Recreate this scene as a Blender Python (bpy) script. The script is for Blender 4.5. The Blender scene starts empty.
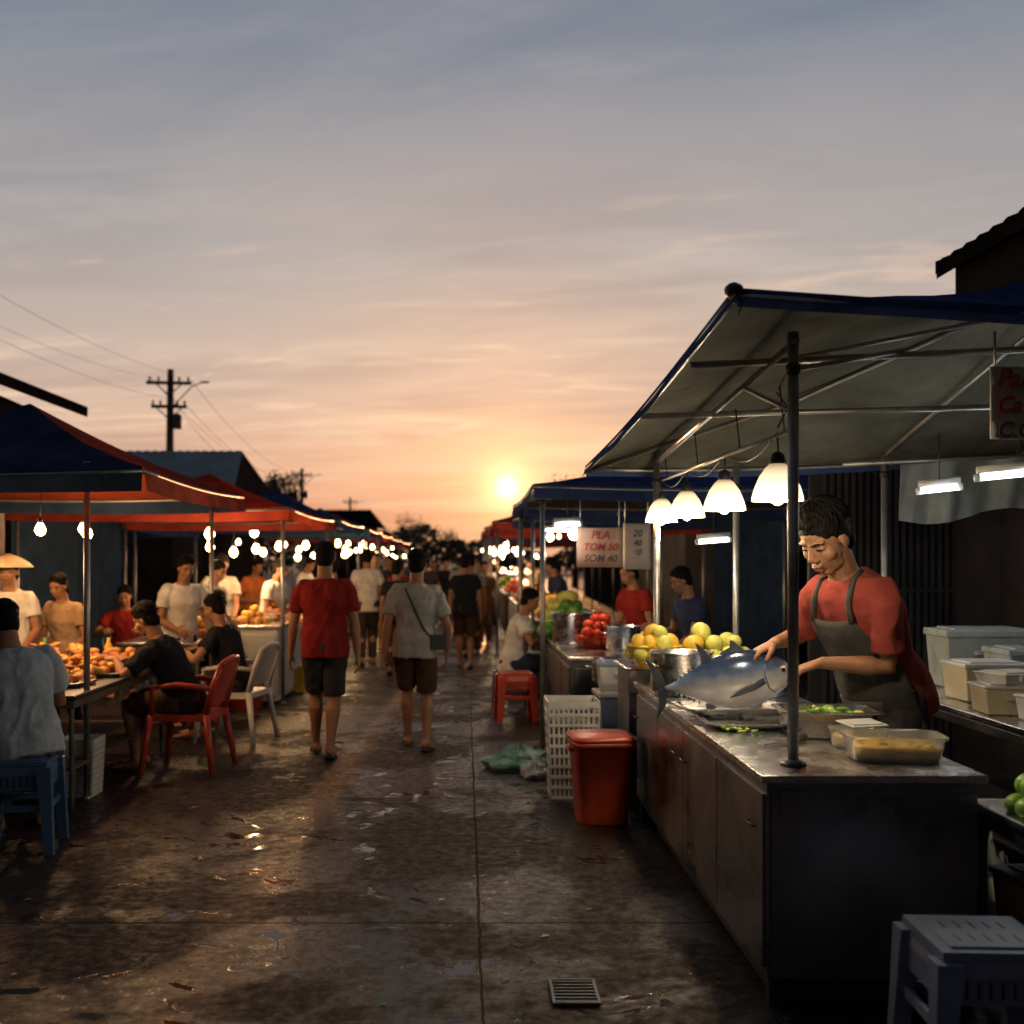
import bpy, math, random
from mathutils import Vector, Matrix, noise
random.seed(7)
V=Vector
sc=bpy.context.scene
sc.view_settings.view_transform='Standard'; sc.view_settings.look='None'; sc.view_settings.exposure=0
COL=sc.collection

# ------------------------------------------------------------ materials
def M(name,col,rough=.6,metal=0,var=.25,scale=6,bump=.15,bscale=40,em=None,ems=0,trans=0,rvar=.1,stretch=None,subs=0,spec=.5,glass=0):
    m=bpy.data.materials.new(name); m.use_nodes=True
    nt=m.node_tree; N=nt.nodes; L=nt.links; b=N['Principled BSDF']
    tc=N.new('ShaderNodeTexCoord'); src=tc.outputs['Object']
    if stretch:
        mp=N.new('ShaderNodeMapping'); mp.inputs['Scale'].default_value=stretch; L.new(src,mp.inputs[0]); src=mp.outputs[0]
    n=N.new('ShaderNodeTexNoise'); n.inputs['Scale'].default_value=scale; n.inputs['Detail'].default_value=5; n.inputs['Roughness'].default_value=.6
    L.new(src,n.inputs['Vector'])
    mr=N.new('ShaderNodeMapRange'); mr.inputs[1].default_value=.3; mr.inputs[2].default_value=.7
    mr.inputs[3].default_value=1-var; mr.inputs[4].default_value=1+var
    L.new(n.outputs[0],mr.inputs[0])
    mx=N.new('ShaderNodeVectorMath'); mx.operation='SCALE'; mx.inputs[0].default_value=col[:3]
    L.new(mr.outputs[0],mx.inputs['Scale']); L.new(mx.outputs[0],b.inputs['Base Color'])
    r2=N.new('ShaderNodeMapRange'); r2.inputs[1].default_value=.3; r2.inputs[2].default_value=.7
    r2.inputs[3].default_value=max(.03,rough-rvar); r2.inputs[4].default_value=min(1,rough+rvar)
    L.new(n.outputs[0],r2.inputs[0]); L.new(r2.outputs[0],b.inputs['Roughness'])
    b.inputs['Metallic'].default_value=metal; b.inputs['Specular IOR Level'].default_value=spec
    if glass: b.inputs['Transmission Weight'].default_value=glass; b.inputs['IOR'].default_value=1.2
    if bump:
        n2=N.new('ShaderNodeTexNoise'); n2.inputs['Scale'].default_value=bscale; n2.inputs['Detail'].default_value=3
        L.new(src,n2.inputs['Vector'])
        bp=N.new('ShaderNodeBump'); bp.inputs['Strength'].default_value=bump; bp.inputs['Distance'].default_value=.01
        L.new(n2.outputs[0],bp.inputs['Height']); L.new(bp.outputs[0],b.inputs['Normal'])
    if em:
        b.inputs['Emission Color'].default_value=(*em,1); b.inputs['Emission Strength'].default_value=ems
    if subs:
        b.inputs['Subsurface Weight'].default_value=subs; b.inputs['Subsurface Radius'].default_value=(.02,.008,.004); b.inputs['Subsurface Scale'].default_value=.5
    if trans:
        t=N.new('ShaderNodeBsdfTranslucent'); L.new(mx.outputs[0],t.inputs[0])
        ms=N.new('ShaderNodeMixShader'); ms.inputs[0].default_value=trans
        L.new(b.outputs[0],ms.inputs[1]); L.new(t.outputs[0],ms.inputs[2])
        L.new(ms.outputs[0],N['Material Output'].inputs[0])
    return m

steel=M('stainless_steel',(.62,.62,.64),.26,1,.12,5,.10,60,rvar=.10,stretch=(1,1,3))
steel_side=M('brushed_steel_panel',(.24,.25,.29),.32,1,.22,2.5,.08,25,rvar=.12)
steel_dark=M('dark_steel',(.10,.10,.11),.4,.8,.3,3,.1,30)
tube_m=M('galvanised_tube',(.34,.34,.35),.42,.8,.2,12,.1,60)
tube_d=M('painted_tube',(.10,.10,.10),.5,.4,.3,12,.1,60)
def tarp(n,c,t,v=.3): return M(n,c,.85,0,v,3,.5,7,trans=t,spec=0)
blue_top=tarp('blue_tarp',(.038,.062,.16),.12); navy_top=tarp('navy_tarp',(.026,.048,.10),.1)
grey_under=M('grey_tarp_lining',(.135,.14,.12),.8,0,.4,2.5,.9,5,trans=.12,spec=.05)
red_tarp=tarp('red_tarp',(.36,.055,.035),.35); red_dark=tarp('maroon_tarp',(.17,.045,.038),.25,.35)
orange_under=tarp('orange_tarp_lining',(.44,.085,.045),.35,.25); teal_tarp=tarp('teal_tarp',(.04,.16,.15),.3)
clear_tarp=M('grey_plastic_sheet',(.22,.24,.23),.45,0,.35,4,1.0,9,trans=.3,spec=.3)
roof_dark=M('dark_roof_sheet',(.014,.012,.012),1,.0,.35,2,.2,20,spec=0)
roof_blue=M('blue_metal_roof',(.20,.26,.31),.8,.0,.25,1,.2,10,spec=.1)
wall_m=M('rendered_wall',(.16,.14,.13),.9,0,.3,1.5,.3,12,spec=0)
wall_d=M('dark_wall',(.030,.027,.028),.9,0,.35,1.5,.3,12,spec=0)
shutter=M('roller_shutter',(.05,.05,.065),.5,.5,.3,3,.1,30)
skin=M('skin_tan',(.30,.150,.088),.52,0,.12,14,.18,140,subs=.06,spec=.35)
hair_m=M('black_hair',(.007,.0058,.0055),.7,0,.4,30,.4,120,stretch=(1,1,.35),spec=.12)
lip_m=M('lips',(.24,.09,.07),.5,0,.1)
eye_m=M('dark_eye',(.012,.008,.006),.3,0,.1,bump=0)
eyew_m=M('eye_white',(.55,.5,.45),.3,0,.05,bump=0)
def cloth(n,c): return M(n,c,.95,0,.22,9,.7,18,spec=.08)
c_red=cloth('red_cotton',(.23,.022,.020)); c_vred=cloth('faded_red_cotton',(.25,.052,.044)); c_grey=cloth('grey_cotton',(.34,.34,.31))
c_white=cloth('white_cotton',(.62,.62,.60)); c_black=cloth('black_cotton',(.018,.019,.025)); c_lblue=cloth('light_blue_cotton',(.36,.42,.50))
c_brown=cloth('brown_shorts_cloth',(.07,.04,.03)); c_dgrey=cloth('charcoal_cloth',(.045,.04,.045)); c_navy=cloth('navy_cloth',(.03,.04,.08))
c_apron=cloth('grey_apron_cloth',(.060,.062,.060)); c_tan=cloth('tan_cloth',(.35,.24,.15)); c_orange=cloth('orange_cloth',(.5,.16,.05))
p_red=M('red_plastic',(.40,.045,.025),.35,0,.18,4,.05,40); p_blue=M('blue_plastic',(.05,.12,.24),.35,0,.18,4,.05,40)
p_white=M('white_plastic',(.55,.56,.56),.4,0,.2,5,.08,40); p_pblue=M('pale_blue_plastic',(.15,.20,.32),.45,0,.2,5,.08,40)
p_orange=M('orange_red_plastic',(.48,.065,.025),.4,0,.25,4,.06,30); p_dark=M('dark_rubber',(.02,.02,.022),.6,0,.2)
p_cream=M('cream_plastic',(.66,.60,.44),.4,0,.12,5,.06,30,trans=.25); p_yel=M('yellow_plastic',(.62,.40,.04),.4,0,.12)
p_tub=M('clear_tub_plastic',(.95,.95,.92),.18,0,.03,5,.04,30,glass=.85)
p_green=M('green_plastic',(.05,.30,.12),.4,0,.12); p_clear=M('frosted_plastic',(.42,.47,.48),.3,0,.15,trans=.3)
bag_m=M('green_plastic_bag',(.20,.42,.38),.3,0,.3,8,.9,14,trans=.3); straw=M('pale_straw',(.62,.50,.33),.8,0,.2,20,.4,60)
paper=M('card_sign',(.60,.42,.30),.8,0,.12,6,.1,30,trans=.2); paper_w=M('white_banner',(.50,.46,.45),.7,0,.1,6,.1,30)
ink=M('red_ink',(.45,.05,.03),.8,0,.1); ink_g=M('grey_ink',(.12,.12,.14),.8,0,.1)
wood=M('weathered_wood',(.10,.065,.045),.8,0,.35,5,.4,25,stretch=(1,1,.2)); wire_m=M('cable_black',(.012,.012,.012),.6,0,.1,bump=0)
melon=M('pale_mango_skin',(.60,.60,.13),.45,0,.2,12,.1,50); mango=M('yellow_mango_skin',(.70,.45,.05),.4,0,.2,12,.1,50)
lime=M('green_guava_skin',(.20,.42,.06),.4,0,.2,12,.1,50); tomato=M('tomato_skin',(.55,.05,.02),.3,0,.2,12,.05,50)
leafy=M('leafy_greens',(.08,.25,.03),.6,0,.4,20,.4,50); grilled=M('grilled_meat',(.40,.13,.025),.45,0,.5,22,.5,60)
bread=M('fried_dough',(.62,.30,.08),.55,0,.4,18,.4,60); soup=M('yellow_curry',(.58,.38,.05),.3,0,.35,20,.3,60)
leaf_m=M('tree_foliage',(.045,.055,.025),.7,0,.4,2); bark=M('tree_bark',(.06,.045,.035),.9,0,.3,6,.5,20)
bcont=M('basket_contents',(.20,.19,.17),.9)
def glow(n,c,s): return M(n,c,.4,0,.05,bump=0,em=c,ems=s)
g_shade=glow('lit_glass_shade',(1,.76,.43),1.75); g_bulb=glow('lit_bulb',(1,.78,.46),20); g_warm=glow('lit_warm_bulb',(1,.62,.25),20)
nt_=g_shade.node_tree; tc_=nt_.nodes.new('ShaderNodeTexCoord'); sx_=nt_.nodes.new('ShaderNodeSeparateXYZ'); mr_=nt_.nodes.new('ShaderNodeMapRange')
nt_.links.new(tc_.outputs['Object'],sx_.inputs[0]); nt_.links.new(sx_.outputs[2],mr_.inputs[0])
for i_,q_ in enumerate((-.05,.085,3.2,.38)): mr_.inputs[i_+1].default_value=q_
nt_.links.new(mr_.outputs[0],nt_.nodes['Principled BSDF'].inputs['Emission Strength'])
g_tube=glow('fluorescent_tube_glow',(.90,.98,1.0),8)

# ------------------------------------------------------------ mesh builder
class MB:
    def __init__(s): s.v=[];s.f=[];s.m=[];s.s=[];s.mats=[]
    def mi(s,m):
        if m not in s.mats: s.mats.append(m)
        return s.mats.index(m)
    def add(s,vs,fs,m,sm=False):
        o=len(s.v); s.v+= [tuple(p) for p in vs]; k=s.mi(m)
        for f in fs: s.f.append([i+o for i in f]); s.m.append(k); s.s.append(sm)
    def box(s,c,d,m,rz=0,taper=1,rx=0,ry=0):
        R=Matrix.Rotation(rz,3,'Z')@Matrix.Rotation(ry,3,'Y')@Matrix.Rotation(rx,3,'X'); c=V(c); vs=[]
        for z in(-.5,.5):
            t=taper if z<0 else 1
            for x,y in((-.5,-.5),(.5,-.5),(.5,.5),(-.5,.5)): vs.append(c+R@V((x*d[0]*t,y*d[1]*t,z*d[2])))
        s.add(vs,[(3,2,1,0),(4,5,6,7),(0,1,5,4),(1,2,6,5),(2,3,7,6),(3,0,4,7)],m)
    def loft(s,rings,m,sm=True,cap=True,closed=True):
        n=len(rings[0]); vs=[p for r in rings for p in r]; fs=[]
        for i in range(len(rings)-1):
            for j in range(n if closed else n-1):
                k=(j+1)%n; fs.append((i*n+j,i*n+k,(i+1)*n+k,(i+1)*n+j))
        if cap:
            for r,rev in((0,True),(len(rings)-1,False)):
                c=sum((V(p) for p in rings[r]),V())/n; ci=len(vs); vs.append(c)
                for j in range(n):
                    k=(j+1)%n; a,b=r*n+j,r*n+k
                    fs.append((b,a,ci) if rev else (a,b,ci))
        s.add(vs,fs,m,sm)
    def tube(s,pts,rs,m,n=10,sm=True,cap=True,flat=1,up=None):
        pts=[V(p) for p in pts]
        if not hasattr(rs,'__len__'): rs=[rs]*len(pts)
        rings=[]; prev=None
        for i,p in enumerate(pts):
            t=(pts[min(i+1,len(pts)-1)]-pts[max(i-1,0)]).normalized()
            if prev is None:
                a=V(up) if up else (V((0,0,1)) if abs(t.z)<.9 else V((1,0,0)))
                u=(a-t*a.dot(t)).normalized()
            else: u=(prev-t*prev.dot(t)).normalized()
            prev=u; w=t.cross(u)
            rings.append([p+(u*math.cos(2*math.pi*j/n)*flat+w*math.sin(2*math.pi*j/n))*rs[i] for j in range(n)])
        s.loft(rings,m,sm,cap)
    def lathe(s,c,prof,m,n=24,sm=True,cap=False):
        c=V(c); s.loft([[c+V((r*math.cos(2*math.pi*j/n),r*math.sin(2*math.pi*j/n),z)) for j in range(n)] for r,z in prof],m,sm,cap)
    def ell(s,c,r,m,B=None,n=14,k=9):
        c=V(c); B=B or Matrix.Identity(3); rings=[]
        for i in range(k+1):
            a=-math.pi/2+math.pi*i/k; a=max(-1.5,min(1.5,a))
            rings.append([c+B@V((r[0]*math.cos(a)*math.cos(2*math.pi*j/n),r[1]*math.cos(a)*math.sin(2*math.pi*j/n),r[2]*math.sin(a))) for j in range(n)])
        s.loft(rings,m,True,True)
    def grid(s,fn,nu,nv,m,sm=True,flip=False):
        vs=[fn(i/nu,j/nv) for j in range(nv+1) for i in range(nu+1)]; fs=[]
        for j in range(nv):
            for i in range(nu):
                a=j*(nu+1)+i; q=(a,a+1,a+nu+2,a+nu+1); fs.append(q[::-1] if flip else q)
        s.add(vs,fs,m,sm)
    def build(s,name,loc=(0,0,0),rz=0,bevel=0,parent=None,solid=0):
        me=bpy.data.meshes.new(name); me.from_pydata(s.v,[],s.f)
        for m in s.mats: me.materials.append(m)
        me.polygons.foreach_set('material_index',s.m); me.polygons.foreach_set('use_smooth',s.s); me.update()
        o=bpy.data.objects.new(name,me); o.location=loc; o.rotation_euler=(0,0,rz); COL.objects.link(o)
        if parent: o.parent=parent
        if solid: q=o.modifiers.new('s','SOLIDIFY'); q.thickness=solid; q.offset=0
        if bevel: q=o.modifiers.new('b','BEVEL'); q.width=bevel; q.segments=2; q.limit_method='ANGLE'; q.angle_limit=.7
        return o
def empty(name,loc=(0,0,0),rz=0,scale=1):
    e=bpy.data.objects.new(name,None); e.location=loc; e.rotation_euler=(0,0,rz); e.scale=(scale,)*3; COL.objects.link(e); return e
def plight(loc,power,col=(1,.8,.55),r=.05,parent=None,name='lamp_light'):
    l=bpy.data.lights.new(name,'POINT'); l.energy=power; l.color=col; l.shadow_soft_size=r
    o=bpy.data.objects.new(name,l); o.location=loc; COL.objects.link(o)
    if parent: o.parent=parent
    return o

# ------------------------------------------------------------ people (built first, while the scene is light)
def ik(a,b,l1,l2,pole):
    a=V(a);b=V(b);d=b-a; D=d.length
    if D>(l1+l2)*.995: b=a+d.normalized()*(l1+l2)*.995; d=b-a; D=d.length
    x=(l1*l1-l2*l2+D*D)/(2*D); h=math.sqrt(max(l1*l1-x*x,0)); t=d/D; p=V(pole); p=(p-t*p.dot(t)).normalized()
    return a+t*x+p*h,b
def ering(c,R,F,a,b,n=22,e=2.4):
    out=[]
    for j in range(n):
        t=2*math.pi*j/n; ct,st=math.cos(t),math.sin(t)
        out.append(c+R*a*math.copysign(abs(ct)**(2/e),ct)+F*b*math.copysign(abs(st)**(2/e),st))
    return out
QUEUE=[]
def remesh(mb,name,voxel,parent,sm=4,disp=0,ds=9,seed=0):
    o=mb.build(name,parent=parent)
    r=o.modifiers.new('r','REMESH'); r.mode='VOXEL'; r.voxel_size=voxel; r.use_smooth_shade=True
    if sm: q=o.modifiers.new('q','SMOOTH'); q.factor=.5; q.iterations=sm
    QUEUE.append((o,mb.mats[0],disp,ds,seed)); return o
def flush():
    if not QUEUE: return
    dg=bpy.context.evaluated_depsgraph_get()
    out=[bpy.data.meshes.new_from_object(q[0].evaluated_get(dg)) for q in QUEUE]
    for (o,mat,disp,ds,seed),me in zip(QUEUE,out):
        o.modifiers.clear(); old=o.data; nm_=old.name; o.data=me; me.materials.clear(); me.materials.append(mat)
        me.polygons.foreach_set('material_index',[0]*len(me.polygons)); me.polygons.foreach_set('use_smooth',[True]*len(me.polygons))
        if disp:
            sv=V((seed*3.1,seed*1.7,seed)); nn_=[v.normal.copy() for v in me.vertices]
            for v,nv in zip(me.vertices,nn_):
                p=v.co; q=noise.noise(V((p.x*ds,p.y*ds,p.z*ds*.6+p.x*4))+sv)
                r_=1-abs(noise.noise(V((p.x*ds*1.4,p.y*ds*1.4,p.z*ds*.8-p.x*5))+sv))*2.2
                v.co=p+nv*(q*.8+max(0,r_)*.55)*disp
        me.update(); bpy.data.meshes.remove(old); me.name=nm_
    QUEUE.clear()
def hand(b,W,D,Nn,th,curl,m,s=1,spread=.10):
    D=V(D).normalized(); Nn=V(Nn); Nn=(Nn-D*Nn.dot(D)).normalized(); S=D.cross(Nn).normalized()
    if S.dot(V(th))<0: S=-S
    rr=[]
    for t,a,c in((-.02,.024,.021),(.01,.028,.019),(.04,.038,.017),(.075,.042,.015),(.092,.038,.011)):
        rr.append(ering(W+D*t*s,S,Nn,a*s,c*s,14,2.2))
    b.loft(rr,m)
    for k,(off,ln) in enumerate(((.032,.072),(.0108,.082),(-.0108,.076),(-.031,.060))):
        p=W+(D*.078+S*off)*s; d=(D+S*(off*spread*30)).normalized(); pts=[p]; c=curl*(1+.15*k); ang=c*.6
        for seg in(.45,.32,.23):
            dd=d*math.cos(ang)+Nn*math.sin(ang); p=p+dd*ln*seg*1.05*s; pts.append(p); ang+=c
        b.tube(pts,[.0098*s,.009*s,.0082*s,.0062*s],m,10)
    p=W+(D*.018+S*.026)*s; d1=(D*.62+S*.70+Nn*.25).normalized(); d2=(D*.85+S*.35+Nn*.4).normalized()
    b.tube([p,p+d1*.040*s,p+(d1*.040+d2*.030)*s,p+(d1*.04+d2*.052)*s],[.015*s,.0125*s,.0105*s,.008*s],m,10)

TOR=[(-.11,.07,.07),(-.07,.15,.105),(-.02,.165,.12),(.05,.158,.115),(.14,.138,.10),(.24,.146,.105),(.33,.165,.112),(.40,.168,.100),(.45,.145,.080),(.485,.095,.064),(.515,.060,.058),(.56,.053,.055),(.62,.053,.057)]
def person(name,loc,yaw=0,scale=1,pelvis=(0,0,.93),lean=5,side=0,twist=0,wr=None,wl=None,world=False,er=(.5,-1,-.3),el=(-.5,-1,-.3),
           ar=(.1,.08,.08),al=(-.1,-.05,.08),kr=(0,1,0),kl=(0,1,0),toe_r=0,toe_l=0,footpitch=(0,0),
           head=(0,0),hs=1,hr=None,hl=None,curl=.35,shirt=c_white,bottom=c_brown,longp=False,sk=skin,voxel=.009,
           hairkind='short',shoes=p_dark,seed=0,sleeve=.55,build_w=1.0,apron=None,hat=False):
    E=empty(name,loc,math.radians(yaw),scale); E0=Matrix.Translation(V(loc))@Matrix.Rotation(math.radians(yaw),4,'Z')@Matrix.Scale(scale,4); INV=E0.inverted()
    P=V(pelvis); RT=Matrix.Rotation(math.radians(twist),3,'Z')@Matrix.Rotation(math.radians(side),3,'Y')@Matrix.Rotation(-math.radians(lean),3,'X')
    U=RT@V((0,0,1)); R=RT@V((1,0,0)); F=RT@V((0,1,0))
    wr=V(wr) if wr else V((.24,.03,.80)); wl=V(wl) if wl else V((-.24,.03,.80))
    if world: wr=INV@wr; wl=INV@wl
    b=MB(); bw=build_w
    b.loft([ering(P+U*s,R,F,a*bw,c*bw) for s,a,c in TOR],sk)
    A={}
    for sd,wt,pole,hd in((1,wr,er,hr),(-1,wl,el,hl)):
        sh=P+U*.43+R*.172*sd*bw; e,wt=ik(sh,wt,.295,.255,RT@V(pole)); A[sd]=(sh,e,wt)
        ua=(e-sh); fa=(wt-e)
        b.tube([sh-R*.05*sd-U*.01,sh,sh+ua*.35,sh+ua*.8,e,e+fa*.25,e+fa*.65,wt],[.042,.044,.044,.039,.037,.041,.032,.0245],sk,14)
        if hd: D,Nn,th,cu=hd
        else: D=fa.normalized(); Nn=V((-sd,0,0)); th=V((0,1,0)); cu=curl
        if world and hd:
            Ri=Matrix.Rotation(-math.radians(yaw),3,'Z'); D=Ri@V(D);Nn=Ri@V(Nn);th=Ri@V(th)
        hand(b,wt,D,Nn,th,cu,sk)
    Lg={}; sandal=MB()
    for sd,an,pole,toe,fp in((1,ar,kr,toe_r,footpitch[0]),(-1,al,kl,toe_l,footpitch[1])):
        hp=P+U*(-.03)+R*.088*sd; k,an=ik(hp,an,.435,.42,pole); Lg[sd]=(hp,k,an)
        t=k-hp; c=an-k
        back=V((0,-1,0)); bk=(back-c.normalized()*back.dot(c.normalized()))*.014
        b.tube([hp,hp+t*.25,hp+t*.6,hp+t*.9,k,k+c*.12,k+c*.3+bk,k+c*.6+bk*.4,k+c*.9,an],[.088,.086,.070,.056,.054,.053,.060,.045,.034,.034],sk,16)
        TM=Matrix.Rotation(math.radians(toe),3,'Z')@Matrix.Rotation(math.radians(fp),3,'X'); fd=TM@V((0,1,0)); fu=TM@V((0,0,1)); fr=fd.cross(fu)
        bs=an-fu*.055
        b.loft([ering(bs+fd*y+fu*zc,fr,fu,a,h,14,2.2) for y,a,h,zc in((-.07,.02,.018,.01),(-.055,.032,.03,.015),(0,.034,.045,.03),(.06,.04,.032,.015),(.12,.047,.021,.004),(.165,.045,.015,0),(.185,.03,.009,-.002))],sk)
        sandal.loft([ering(bs-fu*(.034)+fd*y,fr,fu,a,.011,14,3) for y,a in((-.08,.022),(-.06,.038),(0,.038),(.09,.046),(.15,.05),(.19,.036),(.20,.02))],shoes)
        sandal.tube([bs+fd*.04-fr*.046-fu*.02,bs+fd*.085-fr*.03+fu*.018,bs+fd*.10+fu*.026,bs+fd*.085+fr*.03+fu*.018,bs+fd*.04+fr*.046-fu*.02],[.008]*5,shoes,6)
    hy,hp_=head; HR=Matrix.Rotation(math.radians(twist+hy),3,'Z')@Matrix.Rotation(math.radians(side*.3),3,'Y')@Matrix.Rotation(-math.radians(lean*.45+hp_),3,'X')
    C=P+U*.590+HR@V((0,.022,.088*hs))
    def hp(x,y,z_): return C+HR@V((x*hs,y*hs,z_*hs))
    def he(c,r,mb=b,m=sk): mb.ell(hp(*c),[q*hs for q in r],m,HR)
    he((0,-.012,.03),(.075,.094,.088)); he((0,.022,-.03),(.062,.066,.083)); he((0,.045,-.092),(.033,.030,.024)); he((0,.02,-.075),(.056,.05,.04))
    for q in(-1,1):
        he((q*.037,.050,-.028),(.028,.027,.027)); he((q*.075,-.004,-.010),(.009,.018,.028)); he((q*.014,.092,-.034),(.010,.010,.008))
        he((q*.030,.068,.024),(.024,.017,.008)); he((q*.031,.068,.002),(.0165,.013,.010))
    b.tube([hp(0,.076,.018),hp(0,.086,-.005),hp(0,.099,-.028),hp(0,.096,-.038)],[.010*hs,.011*hs,.014*hs,.010*hs],sk,10)
    he((0,.083,-.058),(.024,.014,.010)); he((0,.080,-.074),(.022,.014,.010))
    b.tube([P+U*.52,C+HR@V((0,-.014,-.05))],[.060,.060*hs],sk,14)
    remesh(b,'body',voxel,E,3)
    if voxel<.0092:
        f=MB()
        for q in(-1,1):
            f.ell(hp(q*.031,.0785,.000),[.0120*hs,.0045*hs,.0034*hs],eye_m,HR)
            f.tube([hp(q*.012,.0895,.021),hp(q*.026,.0900,.0260),hp(q*.040,.083,.0255),hp(q*.051,.069,.020)],[.0022*hs,.0032*hs,.0028*hs,.0014*hs],hair_m,8)
            f.tube([hp(q*.018,.083,.0015),hp(q*.030,.0855,.0050),hp(q*.043,.077,.001)],[.0012*hs,.0016*hs,.0012*hs],hair_m,6)
        f.tube([hp(-.023,.086,-.062),hp(-.008,.0965,-.0585),hp(.008,.0965,-.0585),hp(.023,.086,-.062)],[.002*hs,.005*hs,.005*hs,.002*hs],lip_m,8)
        f.tube([hp(-.02,.086,-.067),hp(0,.094,-.0715),hp(.02,.086,-.067)],[.002*hs,.0058*hs,.002*hs],lip_m,8)
        f.tube([hp(-.024,.0865,-.0645),hp(0,.0995,-.0645),hp(.024,.0865,-.0645)],[.0008*hs,.0012*hs,.0008*hs],eye_m,6)
        f.build('face_features',parent=E)
    h=MB(); thick=hairkind=='thick'; up=.010 if thick else 0
    he((0,-.020,.046+up*.6),(.082+up*.3,.094+up*.3,.083+up*.4),h,hair_m); he((0,-.048,-.018),(.073,.058,.074),h,hair_m)
    for q in(-1,1): he((q*.069,-.020,.012),(.013,.028,.038),h,hair_m)
    if hairkind=='bun':
        he((0,-.05,-.04),(.076,.056,.07),h,hair_m); he((0,-.115,.02),(.04,.035,.04),h,hair_m)
    rl=random.Random(seed+50); nl=340 if voxel<.0092 else 90
    lk=MB()
    for i in range(nl):
        ph=2*math.pi*(i*.618034); t0=rl.uniform(.05,1.15); fr_=math.sin(ph)
        tmax=math.radians(66 if fr_>.6 else 66+(0.6-fr_)*42); ln=rl.uniform(.30,.55); t1=min(t0+ln,tmax*rl.uniform(.97,1.05))
        if t1-t0<.15: t0=t1-.3
        pts=[];rs=[]; sw=rl.uniform(-.2,.2); lift=rl.uniform(.0,.006)*(1.1 if thick else .5)
        for k in range(4):
            t=t0+(t1-t0)*k/3; p_=ph+sw*k/3; e_=1+ (lift*k/3)/.09
            pts.append(hp(.085*e_*math.sin(t)*math.cos(p_),-.018+(.097+up*.4)*e_*math.sin(t)*math.sin(p_),.046+up*.6+(.085+up*.5)*e_*math.cos(t)-(.010*k/3 if fr_>.4 else 0)))
            rs.append([.0065,.0072,.0055,.0014][k]*hs)
        lk.tube(pts,rs,hair_m,5,flat=.55)
    remesh(h,'hair',max(.005,voxel*.7),E,1,.0025,45,seed); lk.build('hair_locks',parent=E)
    s_=MB(); ex=.020
    rows=[(-.13,.178,.132),(-.06,.182,.138),(0,.178,.136)]+[(q,a+ex,c+ex) for q,a,c in TOR if .04<q<.44]+[(.45,.165,.104),(.478,.120,.086),(.500,.082,.074)]
    s_.loft([ering(P+U*q,R,F,a*bw,c*bw) for q,a,c in rows],shirt)
    for sd in(1,-1):
        sh,e,wt=A[sd]; ua=e-sh
        s_.tube([sh-R*.08*sd,sh-R*.02*sd+U*.004,sh+ua*.15,sh+ua*sleeve*.6,sh+ua*sleeve],[.070,.070,.067,.064,.066],shirt,16)
    remesh(s_,'shirt',max(.0075,voxel),E,3,.015,8,seed+1)
    s_=MB(); s_.loft([ering(P+U*q,R,F,a,c) for q,a,c in((-.13,.10,.10),(-.09,.168,.128),(-.03,.182,.138),(.03,.172,.13),(.07,.15,.11))],bottom)
    for sd in(1,-1):
        hp2,k,an=Lg[sd]; t=k-hp2; c=an-k
        if longp: s_.tube([hp2,hp2+t*.3,hp2+t*.7,k,k+c*.4,k+c*.93],[.098,.098,.082,.070,.064,.056],bottom,16)
        else: s_.tube([hp2,hp2+t*.3,hp2+t*.6,hp2+t*.93],[.100,.100,.092,.086],bottom,16)
    remesh(s_,'trousers' if longp else 'shorts',max(.009,voxel),E,3,.012,9,seed+2)
    sandal.build('sandals',parent=E)
    if apron:
        a_=MB()
        def ap(u,v):
            q=-.42+.80*v
            if q>-.10:
                a=c=None
                for (s0,a0,c0),(s1,a1,c1) in zip(rows,rows[1:]):
                    if s0<=q<=s1: tt=(q-s0)/(s1-s0); a=a0+(a1-a0)*tt; c=c0+(c1-c0)*tt
                if a is None: a,c=rows[-1][1:]
            else: a,c=.19,.15
            half=1.25 if q<.12 else 1.25-(q-.12)/.26*.72
            an=(u-.5)*2*half; return P+U*q+R*math.sin(an)*(a+.020)*bw*1.02+F*math.cos(an)*((c+.028)*1.06+.009*math.sin(an*7+q*9)*(1-v*.6))*bw
        a_.grid(ap,30,30,apron)
        for q in(-1,1):
            t0=ap(.5+q*.46,.99); n0=P+U*.51+R*.066*q-F*.03
            a_.tube([t0,P+U*.445+R*.094*q+F*.116,P+U*.508+R*.086*q+F*.045,n0],[.011]*4,apron,8)
        a_.tube([ap(.02,.55),P+U*.02-F*.165*bw,ap(.98,.55)],[.009]*3,apron,6)
        a_.grid(lambda u,v:V(ap(.25+.5*u,.30+.25*v))+F*.008,8,6,apron)
        a_.build('apron',parent=E,solid=.004)
    if hat:
        h=MB(); h.lathe(hp(0,-.01,.05),[(.21,-.01),(.17,.03),(.10,.075),(.012,.11)],straw,24); h.build('conical_hat',parent=E,solid=.006)
    return E,P,U,R,F,A
def copy_person(E,name,loc,yaw,scale,shirt,bottom):
    flush()
    e=empty(name,loc,math.radians(yaw),scale)
    for c in E.children:
        o=bpy.data.objects.new(c.name.split('.')[0],c.data); o.parent=e; COL.objects.link(o)
        m={'shirt':shirt,'shorts':bottom,'trousers':bottom}.get(c.name.split('.')[0])
        if m: o.material_slots[0].link='OBJECT'; o.material_slots[0].material=m
    return e

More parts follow.
